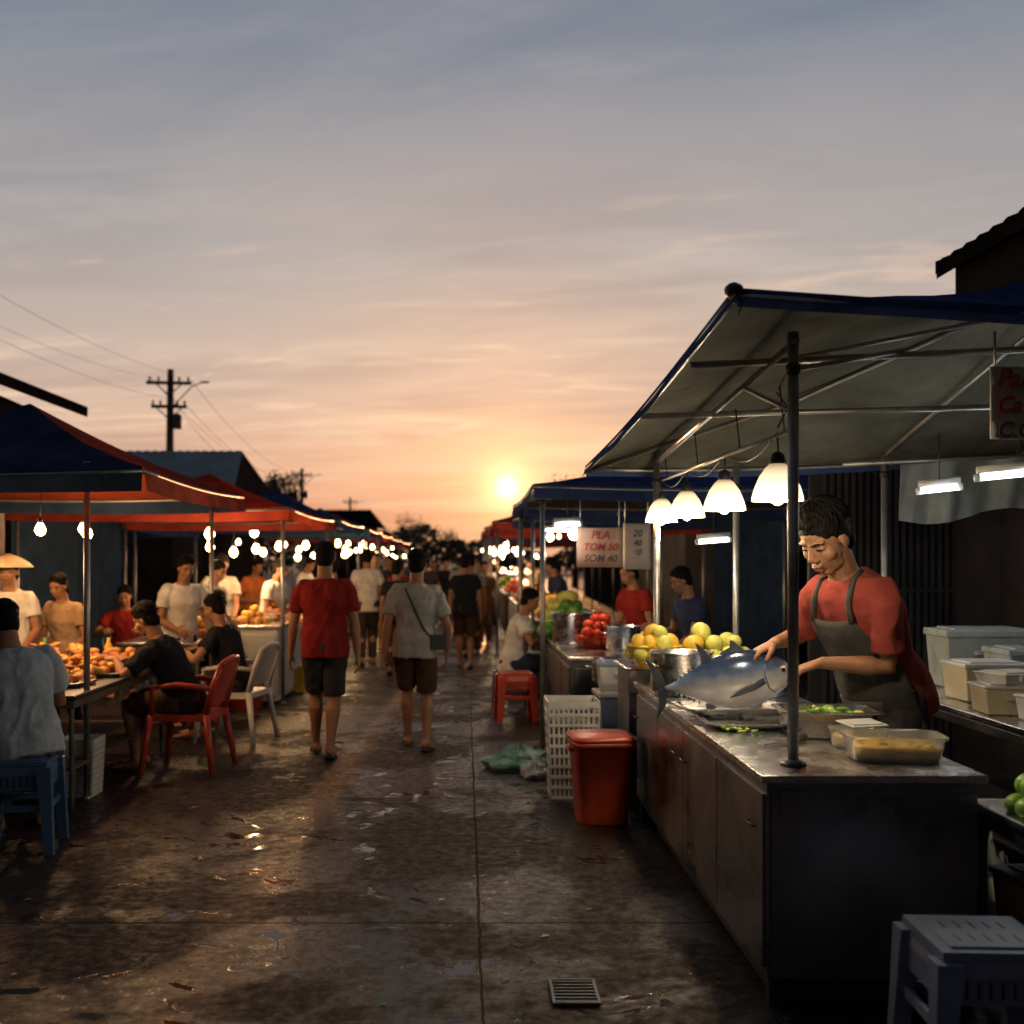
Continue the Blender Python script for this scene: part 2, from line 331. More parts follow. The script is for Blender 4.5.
person('fish_seller',(1.99,5.20,-.055),118,1.14,lean=27,twist=-2,wr=(1.49,5.30,1.19),wl=(1.63,5.04,1.12),world=True,
  er=(.9,-.5,-.9),el=(-.8,-.7,-.8),head=(6,20),hs=1.16,
  hr=((-.75,-.1,-.35),(-.1,.0,-1),(-.3,-1,.1),.45),hl=((-.85,.15,-.30),(.0,.1,-1),(-.3,1,.1),.50),
  shirt=c_vred,bottom=c_dgrey,longp=True,voxel=.0045,hairkind='thick',seed=3,apron=c_apron,sleeve=.80,al=(-.1,.02,.08),ar=(.1,-.02,.08))
person('walking_man',(-1.13,8.85,0),2,1.0,lean=3,wr=(.27,-.03,.80),wl=(-.285,.08,.80),er=(.8,-1,0),el=(-.8,-1,0),ar=(.055,-.12,.10),al=(-.085,.19,.085),footpitch=(-20,0),
  head=(0,2),shirt=c_red,bottom=c_dgrey,voxel=.0062,seed=5,sleeve=.66,build_w=1.06,toe_r=-6,toe_l=8)
E,P,U,R,F,A=person('walking_man',(-.42,9.2,0),-3,.965,lean=2,side=1.5,wr=(.27,.12,.84),wl=(-.27,-.04,.80),er=(.9,-1,0),el=(-.8,-1,0),ar=(.11,-.10,.095),al=(-.08,.18,.085),footpitch=(-16,0),
  head=(-8,0),shirt=c_grey,bottom=c_brown,voxel=.0062,seed=9,sleeve=.7,build_w=1.04,toe_r=-12,toe_l=8)
b=MB(); b.tube([P+U*.49+R*-.075+F*.0,P+U*.46-R*.085-F*.10,P+U*.30-R*.0-F*.150,P+U*.12+R*.09-F*.145,P+U*.02+R*.165-F*.085,P+U*.0+R*.20-F*.02],[.010]*6,p_dark,8,flat=.5)
b.box(P+U*.01+R*.205-F*.08,(.13,.07,.13),p_dark,.3); b.build('shoulder_bag',parent=E,bevel=.012)
base1,*_=person('walking_woman',(.0,16.0,0),0,.95,lean=2,ar=(.08,-.12,.1),al=(-.08,.16,.085),footpitch=(-20,0),shirt=c_black,bottom=c_brown,voxel=.010,seed=11)
base2,*_=person('walking_man',(-1.46,16.4,0),4,1.0,lean=2,ar=(.08,.18,.085),al=(-.08,-.14,.1),footpitch=(0,-20),shirt=c_white,bottom=c_dgrey,voxel=.010,longp=True,seed=12)
base3,*_=person('standing_woman',(-2.35,13.2,0),250,.93,lean=12,wr=(.15,.32,.98),wl=(-.18,.30,.95),head=(0,14),shirt=c_white,bottom=c_dgrey,voxel=.0075,longp=True,seed=13,hairkind='bun')
base4,*_=person('standing_man',(-3.0,13.4,0),205,.97,lean=16,wr=(.22,.36,1.05),wl=(-.10,.40,.92),head=(-12,16),shirt=c_grey,bottom=c_dgrey,voxel=.0075,longp=True,seed=33)
person('stall_keeper',(-3.82,9.3,0),185,.93,lean=10,wr=(.18,.32,.95),wl=(-.18,.30,.92),shirt=c_white,bottom=c_dgrey,voxel=.009,longp=True,seed=14,hat=True,hairkind='bun')
SIT=dict(ar=(.12,.40,.085),al=(-.12,.34,.085),voxel=.0065)
person('seated_man',(-2.46,6.15,0),26,1.0,pelvis=(0,0,.60),lean=20,side=-8,wr=(.08,.46,.80),wl=(-.16,.44,.80),er=(.6,-.5,-.9),el=(-.7,-.5,-.9),head=(14,16),shirt=c_lblue,bottom=c_navy,seed=21,longp=True,build_w=1.12,sleeve=.7,hr=((0,1,-.1),(0,0,-1),(-1,0,0),.4),hl=((0,1,-.1),(0,0,-1),(1,0,0),.4),hairkind='thick',**SIT)
person('seated_man',(-2.12,8.35,0),84,1.0,pelvis=(0,0,.53),lean=26,wr=(.10,.50,.82),wl=(-.16,.48,.84),er=(1,-.3,-.8),el=(-1,-.3,-.8),head=(0,14),shirt=c_black,bottom=c_brown,seed=22,sleeve=.8,hr=((-.2,1,0),(0,0,-1),(-1,0,0),.5),hl=((.2,1,0),(0,0,-1),(1,0,0),.5),hairkind='thick',**SIT)
sm,*_=person('seated_man',(-2.04,9.7,0),78,.98,pelvis=(0,0,.53),lean=14,wr=(.16,.42,.80),wl=(-.18,.40,.80),er=(1,-.3,-.8),el=(-1,-.3,-.8),head=(0,12),shirt=c_black,bottom=c_dgrey,seed=23,longp=True,hr=((0,1,0),(0,0,-1),(-1,0,0),.5),hl=((0,1,0),(0,0,-1),(1,0,0),.5),**SIT)
flush()
shirts=[c_white,c_black,c_red,c_lblue,c_grey,c_navy,c_tan,c_orange,c_dgrey]
crowd=[(-1.1,18.5,0),(.35,20,175),(-.75,21,5),(-1.5,22,170),(-.1,23,0),(.55,24.5,170),(-1.15,25,2),(-.45,26.5,180),(.2,28,0),(-1.7,28.5,10),(-.85,30,180),(-.2,33,175),(-1.4,34,0),(.35,36,10),(-.7,38,0),(-1.9,40,0),(.9,41,180),(-.2,43,0),(-1.2,46,180),(.4,48,0),(-.6,52,0),(-1.6,19.4,185),(.1,17.9,5),(-.5,35,0),(-1.75,14.6,20),(-.95,15.2,-20)]
for i,(x_,y_,a) in enumerate(crowd):
    copy_person([base1,base2,base4][i%3] if i%5 else base2,'pedestrian',(x_,y_,0),a+random.uniform(-15,15),random.uniform(.88,1.02),[c_white,c_black,c_red,c_dgrey,c_grey,c_navy,c_tan,c_brown,c_dgrey][(i*5+2)%9],[c_dgrey,c_brown,c_navy][i%3])
K=((-2.75,10.6,215,.95,c_white,3),(-3.42,9.5,165,.86,c_tan,3),(-3.1,15.8,230,.94,c_orange,4),(-2.85,12.1,250,.92,c_grey,3),(-2.8,18.6,250,.95,c_white,4),(-2.7,21,250,.95,c_lblue,3),(1.7,10.6,120,.92,c_red,3),(1.4,15.6,100,.95,c_navy,4),(1.3,19,90,.95,c_tan,3),(2.0,9.3,110,.9,c_navy,4))
for x_,y_,a,s_,sh,k in K: copy_person(base3 if k==3 else base4,'stall_keeper',(x_,y_,0),a,s_,sh,c_dgrey)
copy_person(sm,'seated_woman',(.50,11.6,0),262,.98,c_white,c_navy)
copy_person(sm,'seated_man',(-3.7,7.9,0),285,.98,c_dgrey,c_dgrey)
copy_person(sm,'seated_man',(-2.3,11.0,0),100,.98,c_tan,c_dgrey)
copy_person(sm,'seated_man',(-4.3,10.6,0),200,.98,c_lblue,c_dgrey); copy_person(sm,'seated_man',(-4.0,13.0,0),190,.98,c_red,c_dgrey)

# ------------------------------------------------------------ world
SUN_AZ=math.atan2(42,1100); SUN_EL=math.radians(3.7)
def sdir(el): return V((math.sin(SUN_AZ)*math.cos(el),math.cos(SUN_AZ)*math.cos(el),math.sin(el)))
sund=sdir(SUN_EL)
w=bpy.data.worlds.new('World'); sc.world=w; w.use_nodes=True
nt=w.node_tree; N=nt.nodes; L=nt.links; bg=N['Background']
def math_n(op,a,b=None,c=None,cl=False):
    n=N.new('ShaderNodeMath'); n.operation=op; n.use_clamp=cl
    for i,x in enumerate((a,b,c)):
        if x is None: continue
        if isinstance(x,(int,float)): n.inputs[i].default_value=x
        else: L.new(x,n.inputs[i])
    return n.outputs[0]
def mix(fac,a,b,bt='MIX'):
    n=N.new('ShaderNodeMix'); n.data_type='RGBA'; n.blend_type=bt
    for i,x in ((0,fac),(6,a),(7,b)):
        if isinstance(x,(int,float)): n.inputs[i].default_value=x
        elif isinstance(x,tuple): n.inputs[i].default_value=(*x,1)
        else: L.new(x,n.inputs[i])
    return n.outputs[2]
def mrange(x,a,b,c,d,smooth=False):
    n=N.new('ShaderNodeMapRange')
    if smooth: n.interpolation_type='SMOOTHSTEP'
    for i,q in enumerate((a,b,c,d)): n.inputs[i+1].default_value=q
    L.new(x,n.inputs[0]); return n.outputs[0]
tc=N.new('ShaderNodeTexCoord'); nm=N.new('ShaderNodeVectorMath'); nm.operation='NORMALIZE'; L.new(tc.outputs['Generated'],nm.inputs[0])
sep=N.new('ShaderNodeSeparateXYZ'); L.new(nm.outputs[0],sep.inputs[0])
x,y,z=sep.outputs
dt=N.new('ShaderNodeVectorMath'); dt.operation='DOT_PRODUCT'; L.new(nm.outputs[0],dt.inputs[0]); dt.inputs[1].default_value=sund; dot=dt.outputs['Value']
sky=N.new('ShaderNodeTexSky'); sky.sky_type='NISHITA'; sky.sun_disc=False; sky.sun_elevation=SUN_EL; sky.sun_rotation=SUN_AZ
sky.air_density=1.3; sky.dust_density=2.5; sky.ozone_density=2
ns=N.new('ShaderNodeVectorMath'); ns.operation='SCALE'; ns.inputs['Scale'].default_value=.05; L.new(sky.outputs[0],ns.inputs[0])
ramp=N.new('ShaderNodeValToRGB'); cr=ramp.color_ramp
stops=[(0,(.47,.205,.16)),(.045,(.74,.36,.25)),(.09,(.82,.50,.36)),(.16,(.72,.555,.46)),(.27,(.48,.455,.45)),(.42,(.20,.25,.33)),(.7,(.08,.105,.165)),(1,(.04,.055,.10))]
cr.elements[0].position=0; cr.elements[0].color=(*stops[0][1],1); cr.elements[1].position=1; cr.elements[1].color=(*stops[-1][1],1)
for p,c in stops[1:-1]:
    e=cr.elements.new(p); e.color=(*c,1)
L.new(math_n('MAXIMUM',z,0.0),ramp.inputs[0])
base=mix(.12,ramp.outputs[0],ns.outputs[0])
zz=math_n('ADD',math_n('MAXIMUM',z,0),.08)
cx=math_n('DIVIDE',x,zz); cy=math_n('DIVIDE',y,zz)
cmb=N.new('ShaderNodeCombineXYZ'); L.new(math_n('MULTIPLY',cx,.42),cmb.inputs[0]); L.new(math_n('ADD',math_n('MULTIPLY',cy,1.0),math_n('MULTIPLY',cx,.16)),cmb.inputs[1])
def cl(scale,lo,hi,seed,det=8,dist=.6):
    n=N.new('ShaderNodeTexNoise'); n.noise_dimensions='4D'; n.inputs['W'].default_value=seed; n.inputs['Scale'].default_value=scale; n.inputs['Detail'].default_value=det
    n.inputs['Roughness'].default_value=.58; n.inputs['Distortion'].default_value=dist; L.new(cmb.outputs[0],n.inputs['Vector'])
    return mrange(n.outputs[0],lo,hi,0,1,True)
c1=cl(.9,.42,.62,3.1); c2=cl(1.6,.50,.66,8.4,9,.9); c3=cl(1.1,.48,.66,15.2); c4=cl(2.6,.56,.68,21.7,7,1.4)
ccol=mix(mrange(z,.05,.4,0,1),(.92,.63,.43),(.41,.41,.43))
base=mix(math_n('MULTIPLY',c1,mrange(z,.1,.42,.50,.42)),base,ccol)
base=mix(math_n('MULTIPLY',c3,mrange(z,.02,.30,.45,.24)),base,mix(mrange(z,.05,.35,0,1),(.43,.28,.26),(.21,.235,.28)))
base=mix(math_n('MULTIPLY',math_n('MULTIPLY',c2,mrange(z,.02,.10,.2,1)),mrange(z,.16,.42,.65,.16)),base,mix(mrange(z,.05,.3,0,1),(1.05,.73,.46),(.60,.56,.52)))
base=mix(math_n('MULTIPLY',math_n('MULTIPLY',c4,mrange(z,.03,.12,0,1)),mrange(z,.18,.34,.55,.0)),base,(1.0,.73,.52))
base=mix(1.0,base,mrange(dot,-.6,.95,.12,1.0),'MULTIPLY')
def addc(base,fac,col): return mix(1.0,base,mix(1.0,col,fac,'MULTIPLY'),'ADD')
dp=math_n('MAXIMUM',dot,0)
base=addc(base,math_n('POWER',dp,14),(.07,.024,.0))
base=addc(base,math_n('POWER',dp,80),(.26,.11,.015))
base=addc(base,math_n('POWER',dp,800),(.40,.22,.06))
base=addc(base,math_n('POWER',dp,5000),(.8,.55,.22))
base=addc(base,math_n('POWER',dp,32000),(2.4,2.0,1.1))
L.new(base,bg.inputs[0]); bg.inputs[1].default_value=.95

sl=bpy.data.lights.new('sun','SUN'); sl.energy=2.9; sl.angle=math.radians(.9); sl.color=(1,.44,.18)
so=bpy.data.objects.new('sun',sl); so.rotation_euler=(-sdir(math.radians(4.0))).to_track_quat('-Z','Y').to_euler(); so.location=(2,40,6); COL.objects.link(so)

# ------------------------------------------------------------ camera  (eye 1.6 m, street along +Y)
cam=bpy.data.cameras.new('camera'); co=bpy.data.objects.new('camera',cam); COL.objects.link(co); sc.camera=co
co.location=(0,0,1.6); co.rotation_euler=(math.pi/2,0,0); cam.sensor_width=36; cam.lens=36*1100/1024
cam.shift_x=47/1024; cam.shift_y=46/1024; cam.clip_end=2000; cam.clip_start=.05
cam.dof.use_dof=True; cam.dof.focus_distance=5.4; cam.dof.aperture_fstop=1.9

# ------------------------------------------------------------ ground
gm=bpy.data.materials.new('wet_concrete'); gm.use_nodes=True; nt=gm.node_tree; N=nt.nodes; L=nt.links; pb=N['Principled BSDF']
tc=N.new('ShaderNodeTexCoord'); pos=tc.outputs['Object']; sep=N.new('ShaderNodeSeparateXYZ'); L.new(pos,sep.inputs[0])
def noi(s,d=6,r=.6,dist=0):
    n=N.new('ShaderNodeTexNoise'); n.inputs['Scale'].default_value=s; n.inputs['Detail'].default_value=d; n.inputs['Roughness'].default_value=r; n.inputs['Distortion'].default_value=dist; L.new(pos,n.inputs['Vector']); return n.outputs[0]
nA=noi(.9,7,.65,.5); nB=noi(5,6,.7); nC=noi(70,3,.6); nD=noi(1.6,6,.6,1); nE=noi(16,6,.7)
def joint(ax,period,off):
    wob=math_n('MULTIPLY',math_n('SUBTRACT',nB,.5),.035)
    t=math_n('PINGPONG',math_n('ADD',math_n('ADD',ax,off),wob),period/2)
    return mrange(t,.003,.011,1,0)
jn=math_n('MAXIMUM',joint(sep.outputs[0],2.6,-.062),joint(sep.outputs[1],2.5,.18))
wet=mrange(nA,.44,.55,0,1,True)
colr=mix(nD,(.018,.0145,.0145),(.066,.050,.043)); colr=mix(mrange(nE,.40,.64,0,.85),colr,(.013,.011,.012))
stain=mrange(nB,.54,.64,0,.8,True); colr=mix(stain,colr,(.009,.008,.009))
colr=mix(math_n('MULTIPLY',wet,.6),colr,(.008,.007,.008)); colr=mix(math_n('MULTIPLY',jn,.9),colr,(.003,.003,.003))
L.new(colr,pb.inputs['Base Color']); L.new(math_n('ADD',.16,math_n('MULTIPLY',wet,.20)),pb.inputs['Specular IOR Level'])
rg=math_n('SUBTRACT',mrange(nE,.35,.65,.50,.90),math_n('MULTIPLY',wet,.30))
pn=noi(3.6,7,.66,1.2); puddle=mrange(pn,.575,.60,0,1,True); puddle=math_n('MULTIPLY',puddle,mrange(nA,.40,.50,0,1))
rg=math_n('MAXIMUM',math_n('SUBTRACT',rg,math_n('MULTIPLY',puddle,.55)),.05)
rg=math_n('MAXIMUM',rg,math_n('MULTIPLY',jn,.9))
L.new(rg,pb.inputs['Roughness'])
h=math_n('ADD',math_n('MULTIPLY',nE,.6),math_n('MULTIPLY',nC,.22)); h=math_n('ADD',h,math_n('MULTIPLY',nB,.9)); h=math_n('SUBTRACT',h,math_n('MULTIPLY',jn,.8))
h=math_n('MULTIPLY',h,math_n('SUBTRACT',1,math_n('MULTIPLY',puddle,.88)))
bp=N.new('ShaderNodeBump'); bp.inputs['Strength'].default_value=.5; bp.inputs['Distance'].default_value=.014; L.new(h,bp.inputs['Height']); L.new(bp.outputs[0],pb.inputs['Normal'])
g=MB(); g.grid(lambda u,v:(-300+600*u,-60+760*v,0),8,8,gm,False); g.build('ground')
g=MB()
g.box((0,0,.003),(.17,.22,.006),p_dark)
for i in range(7): g.box((0,-.09+i*.030,.011),(.15,.011,.008),steel_dark)
for sx in(-1,1): g.box((sx*.081,0,.011),(.012,.21,.010),steel_dark); g.box((0,sx*.108,.0115),(.174,.011,.011),steel_dark)
g.build('drain_grate',(.40,4.03,0),bevel=.002)

# ------------------------------------------------------------ furniture
def stool(name,loc,m,top=.36,h=.46,rz=0):
    b=MB(); t=top/2
    b.box((0,0,h-.012),(top,top,.024),m); b.box((0,0,h-.05),(top*.97,top*.97,.05),m,taper=1.05)
    b.box((0,0,h+.003),(top*.8,top*.8,.008),m)
    for i in range(-2,3):
        for j in (-1,1): b.tube([(i*top*.13,j*top*.17-.03,h+.0072),(i*top*.13,j*top*.17+.03,h+.0072)],[.005,.005],p_dark,6,flat=.3)
    for sx in(-1,1):
        for sy in(-1,1):
            q=[]
            for zz_,o,w_ in((0,t*1.10,.024),(h*.5,t*1.0,.030),(h-.03,t*.90,.040)):
                q.append([V((sx*o+dx*w_,sy*o+dy*w_,zz_)) for dx,dy in((-1,-1),(1,-1),(1,1),(-1,1))])
            b.loft(q,m,False)
    for sx in(-1,1):
        b.box((sx*t*1.0,0,h*.50),(.016,top*.95,.035),m); b.box((0,sx*t*1.0,h*.50),(top*.95,.016,.035),m)
        b.box((sx*t*.955,0,h-.11),(.012,top*.85,.09),m); b.box((0,sx*t*.955,h-.11),(top*.85,.012,.09),m)
        for k in range(-3,4): b.box((k*top*.1,sx*(t*.955+.007),h-.11),(.008,.004,.05),p_dark)
    return b.build(name,loc,rz,bevel=.010)
def chair(name,loc,m,rz=0):
    b=MB(); h=.44
    b.grid(lambda u,v:((u-.5)*.44,(v-.5)*.44,h-.02*math.sin(math.pi*u)*math.sin(math.pi*v)),8,8,m)
    for sx in(-1,1): b.box((sx*.22,0,h-.025),(.02,.45,.05),m); b.box((0,sx*.22,h-.025),(.45,.02,.05),m)
    for sx in(-1,1):
        b.tube([(sx*.27,.27,0),(sx*.215,.21,h-.01)],[.022,.030],m,8); b.tube([(sx*.27,-.28,0),(sx*.21,-.21,h)],[.022,.030],m,8)
        b.tube([(sx*.21,-.21,h),(sx*.225,-.27,h+.22),(sx*.19,-.32,h+.37)],[.028,.022,.02],m,8)
        b.tube([(sx*.215,.20,h),(sx*.25,.19,h+.20),(sx*.25,.0,h+.225),(sx*.225,-.26,h+.20)],[.02,.02,.024,.018],m,8)
    b.tube([(-.20,-.315,h+.36),(-.10,-.345,h+.40),(0,-.35,h+.41),(.10,-.345,h+.40),(.20,-.315,h+.36)],[.022]*5,m,8)
    b.grid(lambda u,v:V(((u-.5)*.36,-.225-.115*v-.02*math.sin(math.pi*u),h+.06+.34*v)),8,6,m)
    return b.build(name,loc,rz)
stool('plastic_stool',(-2.45,6.08,0),p_blue,.34,.50,.15)
stool('plastic_stool',(1.56,3.34,0),p_pblue,.34,.46,-.05)
stool('plastic_stool',(.50,10.9,0),p_red,.32,.47,.1)
stool('plastic_stool',(.50,11.6,0),p_blue,.32,.43,.1)
stool('plastic_stool',(-3.7,7.9,0),p_red,.32,.42,.1)
stool('plastic_stool',(-2.3,11.0,0),p_red,.32,.43,.1)
chair('plastic_chair',(-2.10,8.35,0),p_red,math.radians(84)); chair('plastic_chair',(-2.02,9.7,0),p_white,math.radians(78))
chair('plastic_chair',(-4.3,10.6,0),p_red,math.radians(200)); chair('plastic_chair',(-4.0,13.0,0),p_blue,math.radians(190))

# ------------------------------------------------------------ tents
def tent(name,cor,apex,mats,under,val=.18,posts=None,frame=tube_m,sag=.07,extra=None):
    b=MB(); cor=[V(c) for c in cor]; ap=V(apex); sd=random.uniform(0,9)
    for k in range(4):
        A_,B_=cor[k],cor[(k+1)%4]; L_=(B_-A_).length
        def pf(u,v,off,A_=A_,B_=B_):
            e=A_.lerp(B_,u); p=e.lerp(ap,v); d=-sag*.45*math.sin(math.pi*u)*(1-v)**1.5-sag*math.sin(math.pi*v)*.9
            d+=.016*noise.noise(V((p.x*2.2+sd,p.y*2.2,k)))*math.sin(math.pi*min(1,v*1.2)); return p+V((0,0,d+off))
        b.grid(lambda u,v:pf(u,v,.008),16,10,mats[k]); b.grid(lambda u,v:pf(u,v,-.004),16,10,under,flip=True)
        if val:
            out=V((B_.y-A_.y,-(B_.x-A_.x),0)).normalized()
            b.grid(lambda u,v:pf(u,0,.008)+out*(.006+.006*v*math.sin(u*L_*6+sd)+.02*v)-V((0,0,val*v*(1+.05*math.sin(u*L_*2.3+sd)))),30,4,mats[k])
        b.tube([pf(i/10,0,-.02) for i in range(11)],.014,frame,8); b.tube([A_-V((0,0,.03)),A_.lerp(ap,.5)-V((0,0,sag+.03)),ap-V((0,0,.04))],.013,frame,8)
    for p,q in (posts or []):
        b.tube([p,q],.021,frame,12); b.tube([p,V(p)+V((0,0,.02))],.035,frame,12)
        b.tube([V(q)-V((0,0,.16)),V(q)-V((0,0,.12))],.028,p_dark,12)
    for p,q,r in (extra or []): b.tube([p,q],r,frame,8)
    return b.build(name)
Cn=[(.91,3.70,2.50),(3.64,3.70,2.42),(3.64,7.25,2.30),(.80,7.25,2.20)]
tent('stall_canopy',Cn,(2.95,5.40,3.00),[blue_top]*4,grey_under,.07,sag=.08,
  posts=[((1.22,4.09,.832),(1.22,4.09,2.44)),((1.22,7.0,0),(1.22,7.0,2.22)),((2.67,7.0,0),(2.67,7.0,2.27)),((3.55,4.0,0),(3.55,4.0,2.4)),((1.75,7.1,0),(1.75,7.1,2.2))],
  extra=[((.90,4.4,2.37),(3.6,4.4,2.50),.014),((.86,5.35,2.29),(3.6,5.35,2.36),.014),((1.22,4.05,2.40),(1.22,7.1,2.20),.014),((1.22,4.09,2.30),(1.75,4.4,2.43),.010),((1.22,4.4,2.38),(2.6,5.3,2.76),.010),((2.67,7.0,2.25),(2.9,5.45,2.80),.012),((1.22,4.12,2.15),(1.22,4.8,2.34),.010)])
b=MB()
for i in range(7): b.ell((.905+.012*math.sin(i*2),3.70+.014*math.cos(i*1.3),2.50+.012*math.sin(i*3.1)),(.024,.026,.024),p_dark,n=8,k=6)
b.tube([(.90,3.7,2.50),(.93,3.68,2.46),(.92,3.7,2.42)],.004,p_dark,6); b.build('canopy_tie_knot')
def leg_posts(x0,x1,y0,y1,z): return [((x0+.08,y0+.08,0),(x0+.08,y0+.08,z)),((x1-.08,y0+.08,0),(x1-.08,y0+.08,z)),((x0+.08,y1-.08,0),(x0+.08,y1-.08,z)),((x1-.08,y1-.08,0),(x1-.08,y1-.08,z))]
def qt(name,x0,x1,y0,y1,z,ah,mats,under,val=.2,apx=None,fr=tube_m,posts=None):
    ax,ay=apx or ((x0+x1)/2,(y0+y1)/2)
    return tent(name,[(x0,y0,z),(x1,y0,z),(x1,y1,z),(x0,y1,z)],(ax,ay,z+ah),mats,under,val,posts or leg_posts(x0,x1,y0,y1,z),frame=fr)
qt('market_tent',-5.1,-2.08,7.1,10.3,2.18,.62,[navy_top,red_dark,navy_top,navy_top],orange_under,.15,(-3.4,8.6),posts=[((-2.51,7.3,0),(-2.51,7.3,2.24)),((-5.0,7.3,0),(-5.0,7.3,2.2)),((-2.35,10.2,0),(-2.35,10.2,2.2)),((-5.0,10.2,0),(-5.0,10.2,2.2))])
qt('market_tent',-5.0,-1.92,12,16,2.15,.5,[red_tarp]*4,orange_under,.14,(-3.2,13.8))
qt('market_tent',-5.2,-1.95,17,21,2.2,.55,[blue_top]*4,grey_under,.14,(-3.2,18.8))
qt('market_tent',-4.4,-1.98,22.5,26,2.2,.5,[teal_tarp,blue_top,blue_top,blue_top],grey_under,.15)
qt('market_tent',-5,-2.1,27.5,31.5,2.2,.6,[red_tarp]*4,orange_under,.15)
qt('market_tent',-5,-2.2,33,38,2.2,.6,[blue_top]*4,grey_under,.15)
qt('market_tent',-5,-2.3,40,46,2.2,.6,[red_tarp]*4,orange_under,.15)
qt('market_tent',-8.9,-5.8,15.5,18.5,2.2,.6,[teal_tarp]*4,grey_under,.2)
qt('market_tent',-9,-5.8,19.5,24,2.25,.6,[blue_top]*4,grey_under,.2)
qt('market_tent',.56,4.0,9,12.6,2.2,.42,[blue_top]*4,grey_under,.12,(1.8,10.7))
qt('market_tent',.75,4.0,13.4,17,2.2,.5,[blue_top]*4,grey_under,.15)
qt('market_tent',.45,4.0,18,22,2.2,.5,[red_tarp]*4,orange_under,.15,(1.6,20))
qt('market_tent',.42,4.0,23.5,27.5,2.25,.6,[red_dark,red_tarp,red_tarp,red_dark],orange_under,.15,(1.5,25.5))
qt('market_tent',.5,4.0,29,34,2.25,.6,[blue_top]*4,grey_under,.15)
qt('market_tent',.6,4.5,36,41,2.2,.6,[red_tarp]*4,orange_under,.15)
qt('market_tent',.8,4.5,43,48,2.2,.6,[blue_top]*4,grey_under,.15)

# ------------------------------------------------------------ lamps
def pendant(x_,y_,z_,top,p=5):
    E=empty('hanging_lamp',(x_,y_,z_)); b=MB()
    b.lathe((0,0,0),[(.100,-.062),(.098,-.045),(.090,-.015),(.070,.035),(.046,.070),(.030,.085)],g_shade,28); b.build('glass_shade',parent=E,solid=.003)
    b=MB(); b.lathe((0,0,0),[(.030,.075),(.032,.10),(.024,.125),(.008,.135)],p_dark,16,cap=True)
    b.tube([(0,0,.13),(.004,0,(top-z_)*.6),(0,0,top-z_)],.004,wire_m,6); b.build('cord_and_cap',parent=E)
    b=MB(); b.ell((0,0,-.024),(.036,.036,.055),g_bulb); b.build('bulb',parent=E)
    plight((0,0,-.12),p,(1,.80,.52),.05,E)
for y_ in(4.40,5.30,6.20,7.0): pendant(1.25,y_,1.89,2.09,19)
b=MB(); b.tube([(1.25,4.2,2.09),(1.25,7.05,2.09)],.009,tube_m,8)
for y_ in(4.3,5.0,5.9,6.8): b.tube([(1.25,y_,2.09),(1.235,y_+.02,2.28)],.0035,wire_m,6)
for a_,c_ in((4.4,5.3),(5.3,6.2),(6.2,7.0)): b.tube([(1.25,a_+(c_-a_)*i/8,2.10-.07*math.sin(math.pi*i/8)) for i in range(9)],.004,wire_m,6)
b.tube([(1.25,4.4,2.12),(1.29,4.39,2.20),(1.24,4.38,2.26),(1.22,4.1,2.33)],.004,wire_m,6)
b.build('lamp_rail')
def flu(p,q,power):
    p=V(p);q=V(q); c=(p+q)/2; E=empty('fluorescent_lamp',c); b=MB(); b.tube([p-c,q-c],.016,g_tube,12); b.build('tube',parent=E)
    b=MB(); d=(q-p).normalized(); b.tube([p-c+V((0,0,.035)),q-c+V((0,0,.035))],.022,p_white,6)
    for e_ in(p-c,q-c): b.tube([e_-d*.012,e_+d*.012],.02,p_white,10)
    b.tube([V((0,0,.05)),V((0,.0,.3))],.004,wire_m,6); b.build('fixture',parent=E)
    plight((0,0,-.06),power,(.90,.95,1),.12,E)
flu((2.48,6.02,1.965),(2.68,5.95,1.985),2.5); flu((2.56,5.50,2.0),(3.1,5.40,2.05),4)
flu((1.75,8.3,1.72),(2.0,8.3,1.74),1.5); flu((1.0,13.8,1.95),(1.5,13.8,1.95),3); flu((.75,9.3,1.88),(.98,9.3,1.89),3)
def bulb(x_,y_,z_,p=3,r=.035,top=2.1,col=(1,.58,.25),m=g_warm,light=True):
    E=empty('hanging_bulb',(x_,y_,z_)); b=MB(); b.lathe((0,0,0),[(.004,-r),(r*.7,-r*.7),(r,0),(r*.75,r*.7),(r*.4,r*1.3)],m,14,cap=True); b.build('bulb',parent=E)
    b=MB(); b.lathe((0,0,0),[(r*.42,r*1.3),(r*.45,r*2.1),(.006,r*2.3)],p_dark,10,cap=True); b.tube([(0,0,r*2.2),(.01,0,top-z_)],.003,wire_m,5); b.build('cord',parent=E)
    if light: plight((0,0,-r-.02),p,col,.05,E)
for x_,y_,z_ in((-3.05,7.9,1.80),(-2.85,8.3,1.78),(-3.5,8.0,1.80),(-4.2,8.4,1.82),(-3.3,9.5,1.85)): bulb(x_,y_,z_,25,.040)
for x_,y_,z_ in((-2.85,12.3,1.72),(-2.65,12.6,1.66),(-2.45,12.9,1.70),(-2.3,13.6,1.74),(-2.1,14.5,1.76)): bulb(x_,y_,z_,25,.050)
for x_,y_ in((-2.6,11.2),(-2.3,17.4),(-2.2,19),(-2.2,23),(-2.3,25),(-2.4,28.5),(-2.4,34)): bulb(x_,y_,1.8+random.uniform(-.12,.12),30,.055)
for x_,y_ in((.95,9.6),(1.1,14.2),(.9,18.6),(.75,20.2),(.8,24),(.7,26),(.8,30),(.8,33)): bulb(x_,y_,1.82+random.uniform(-.1,.12),20,.050,col=(1,.68,.38),m=g_bulb)
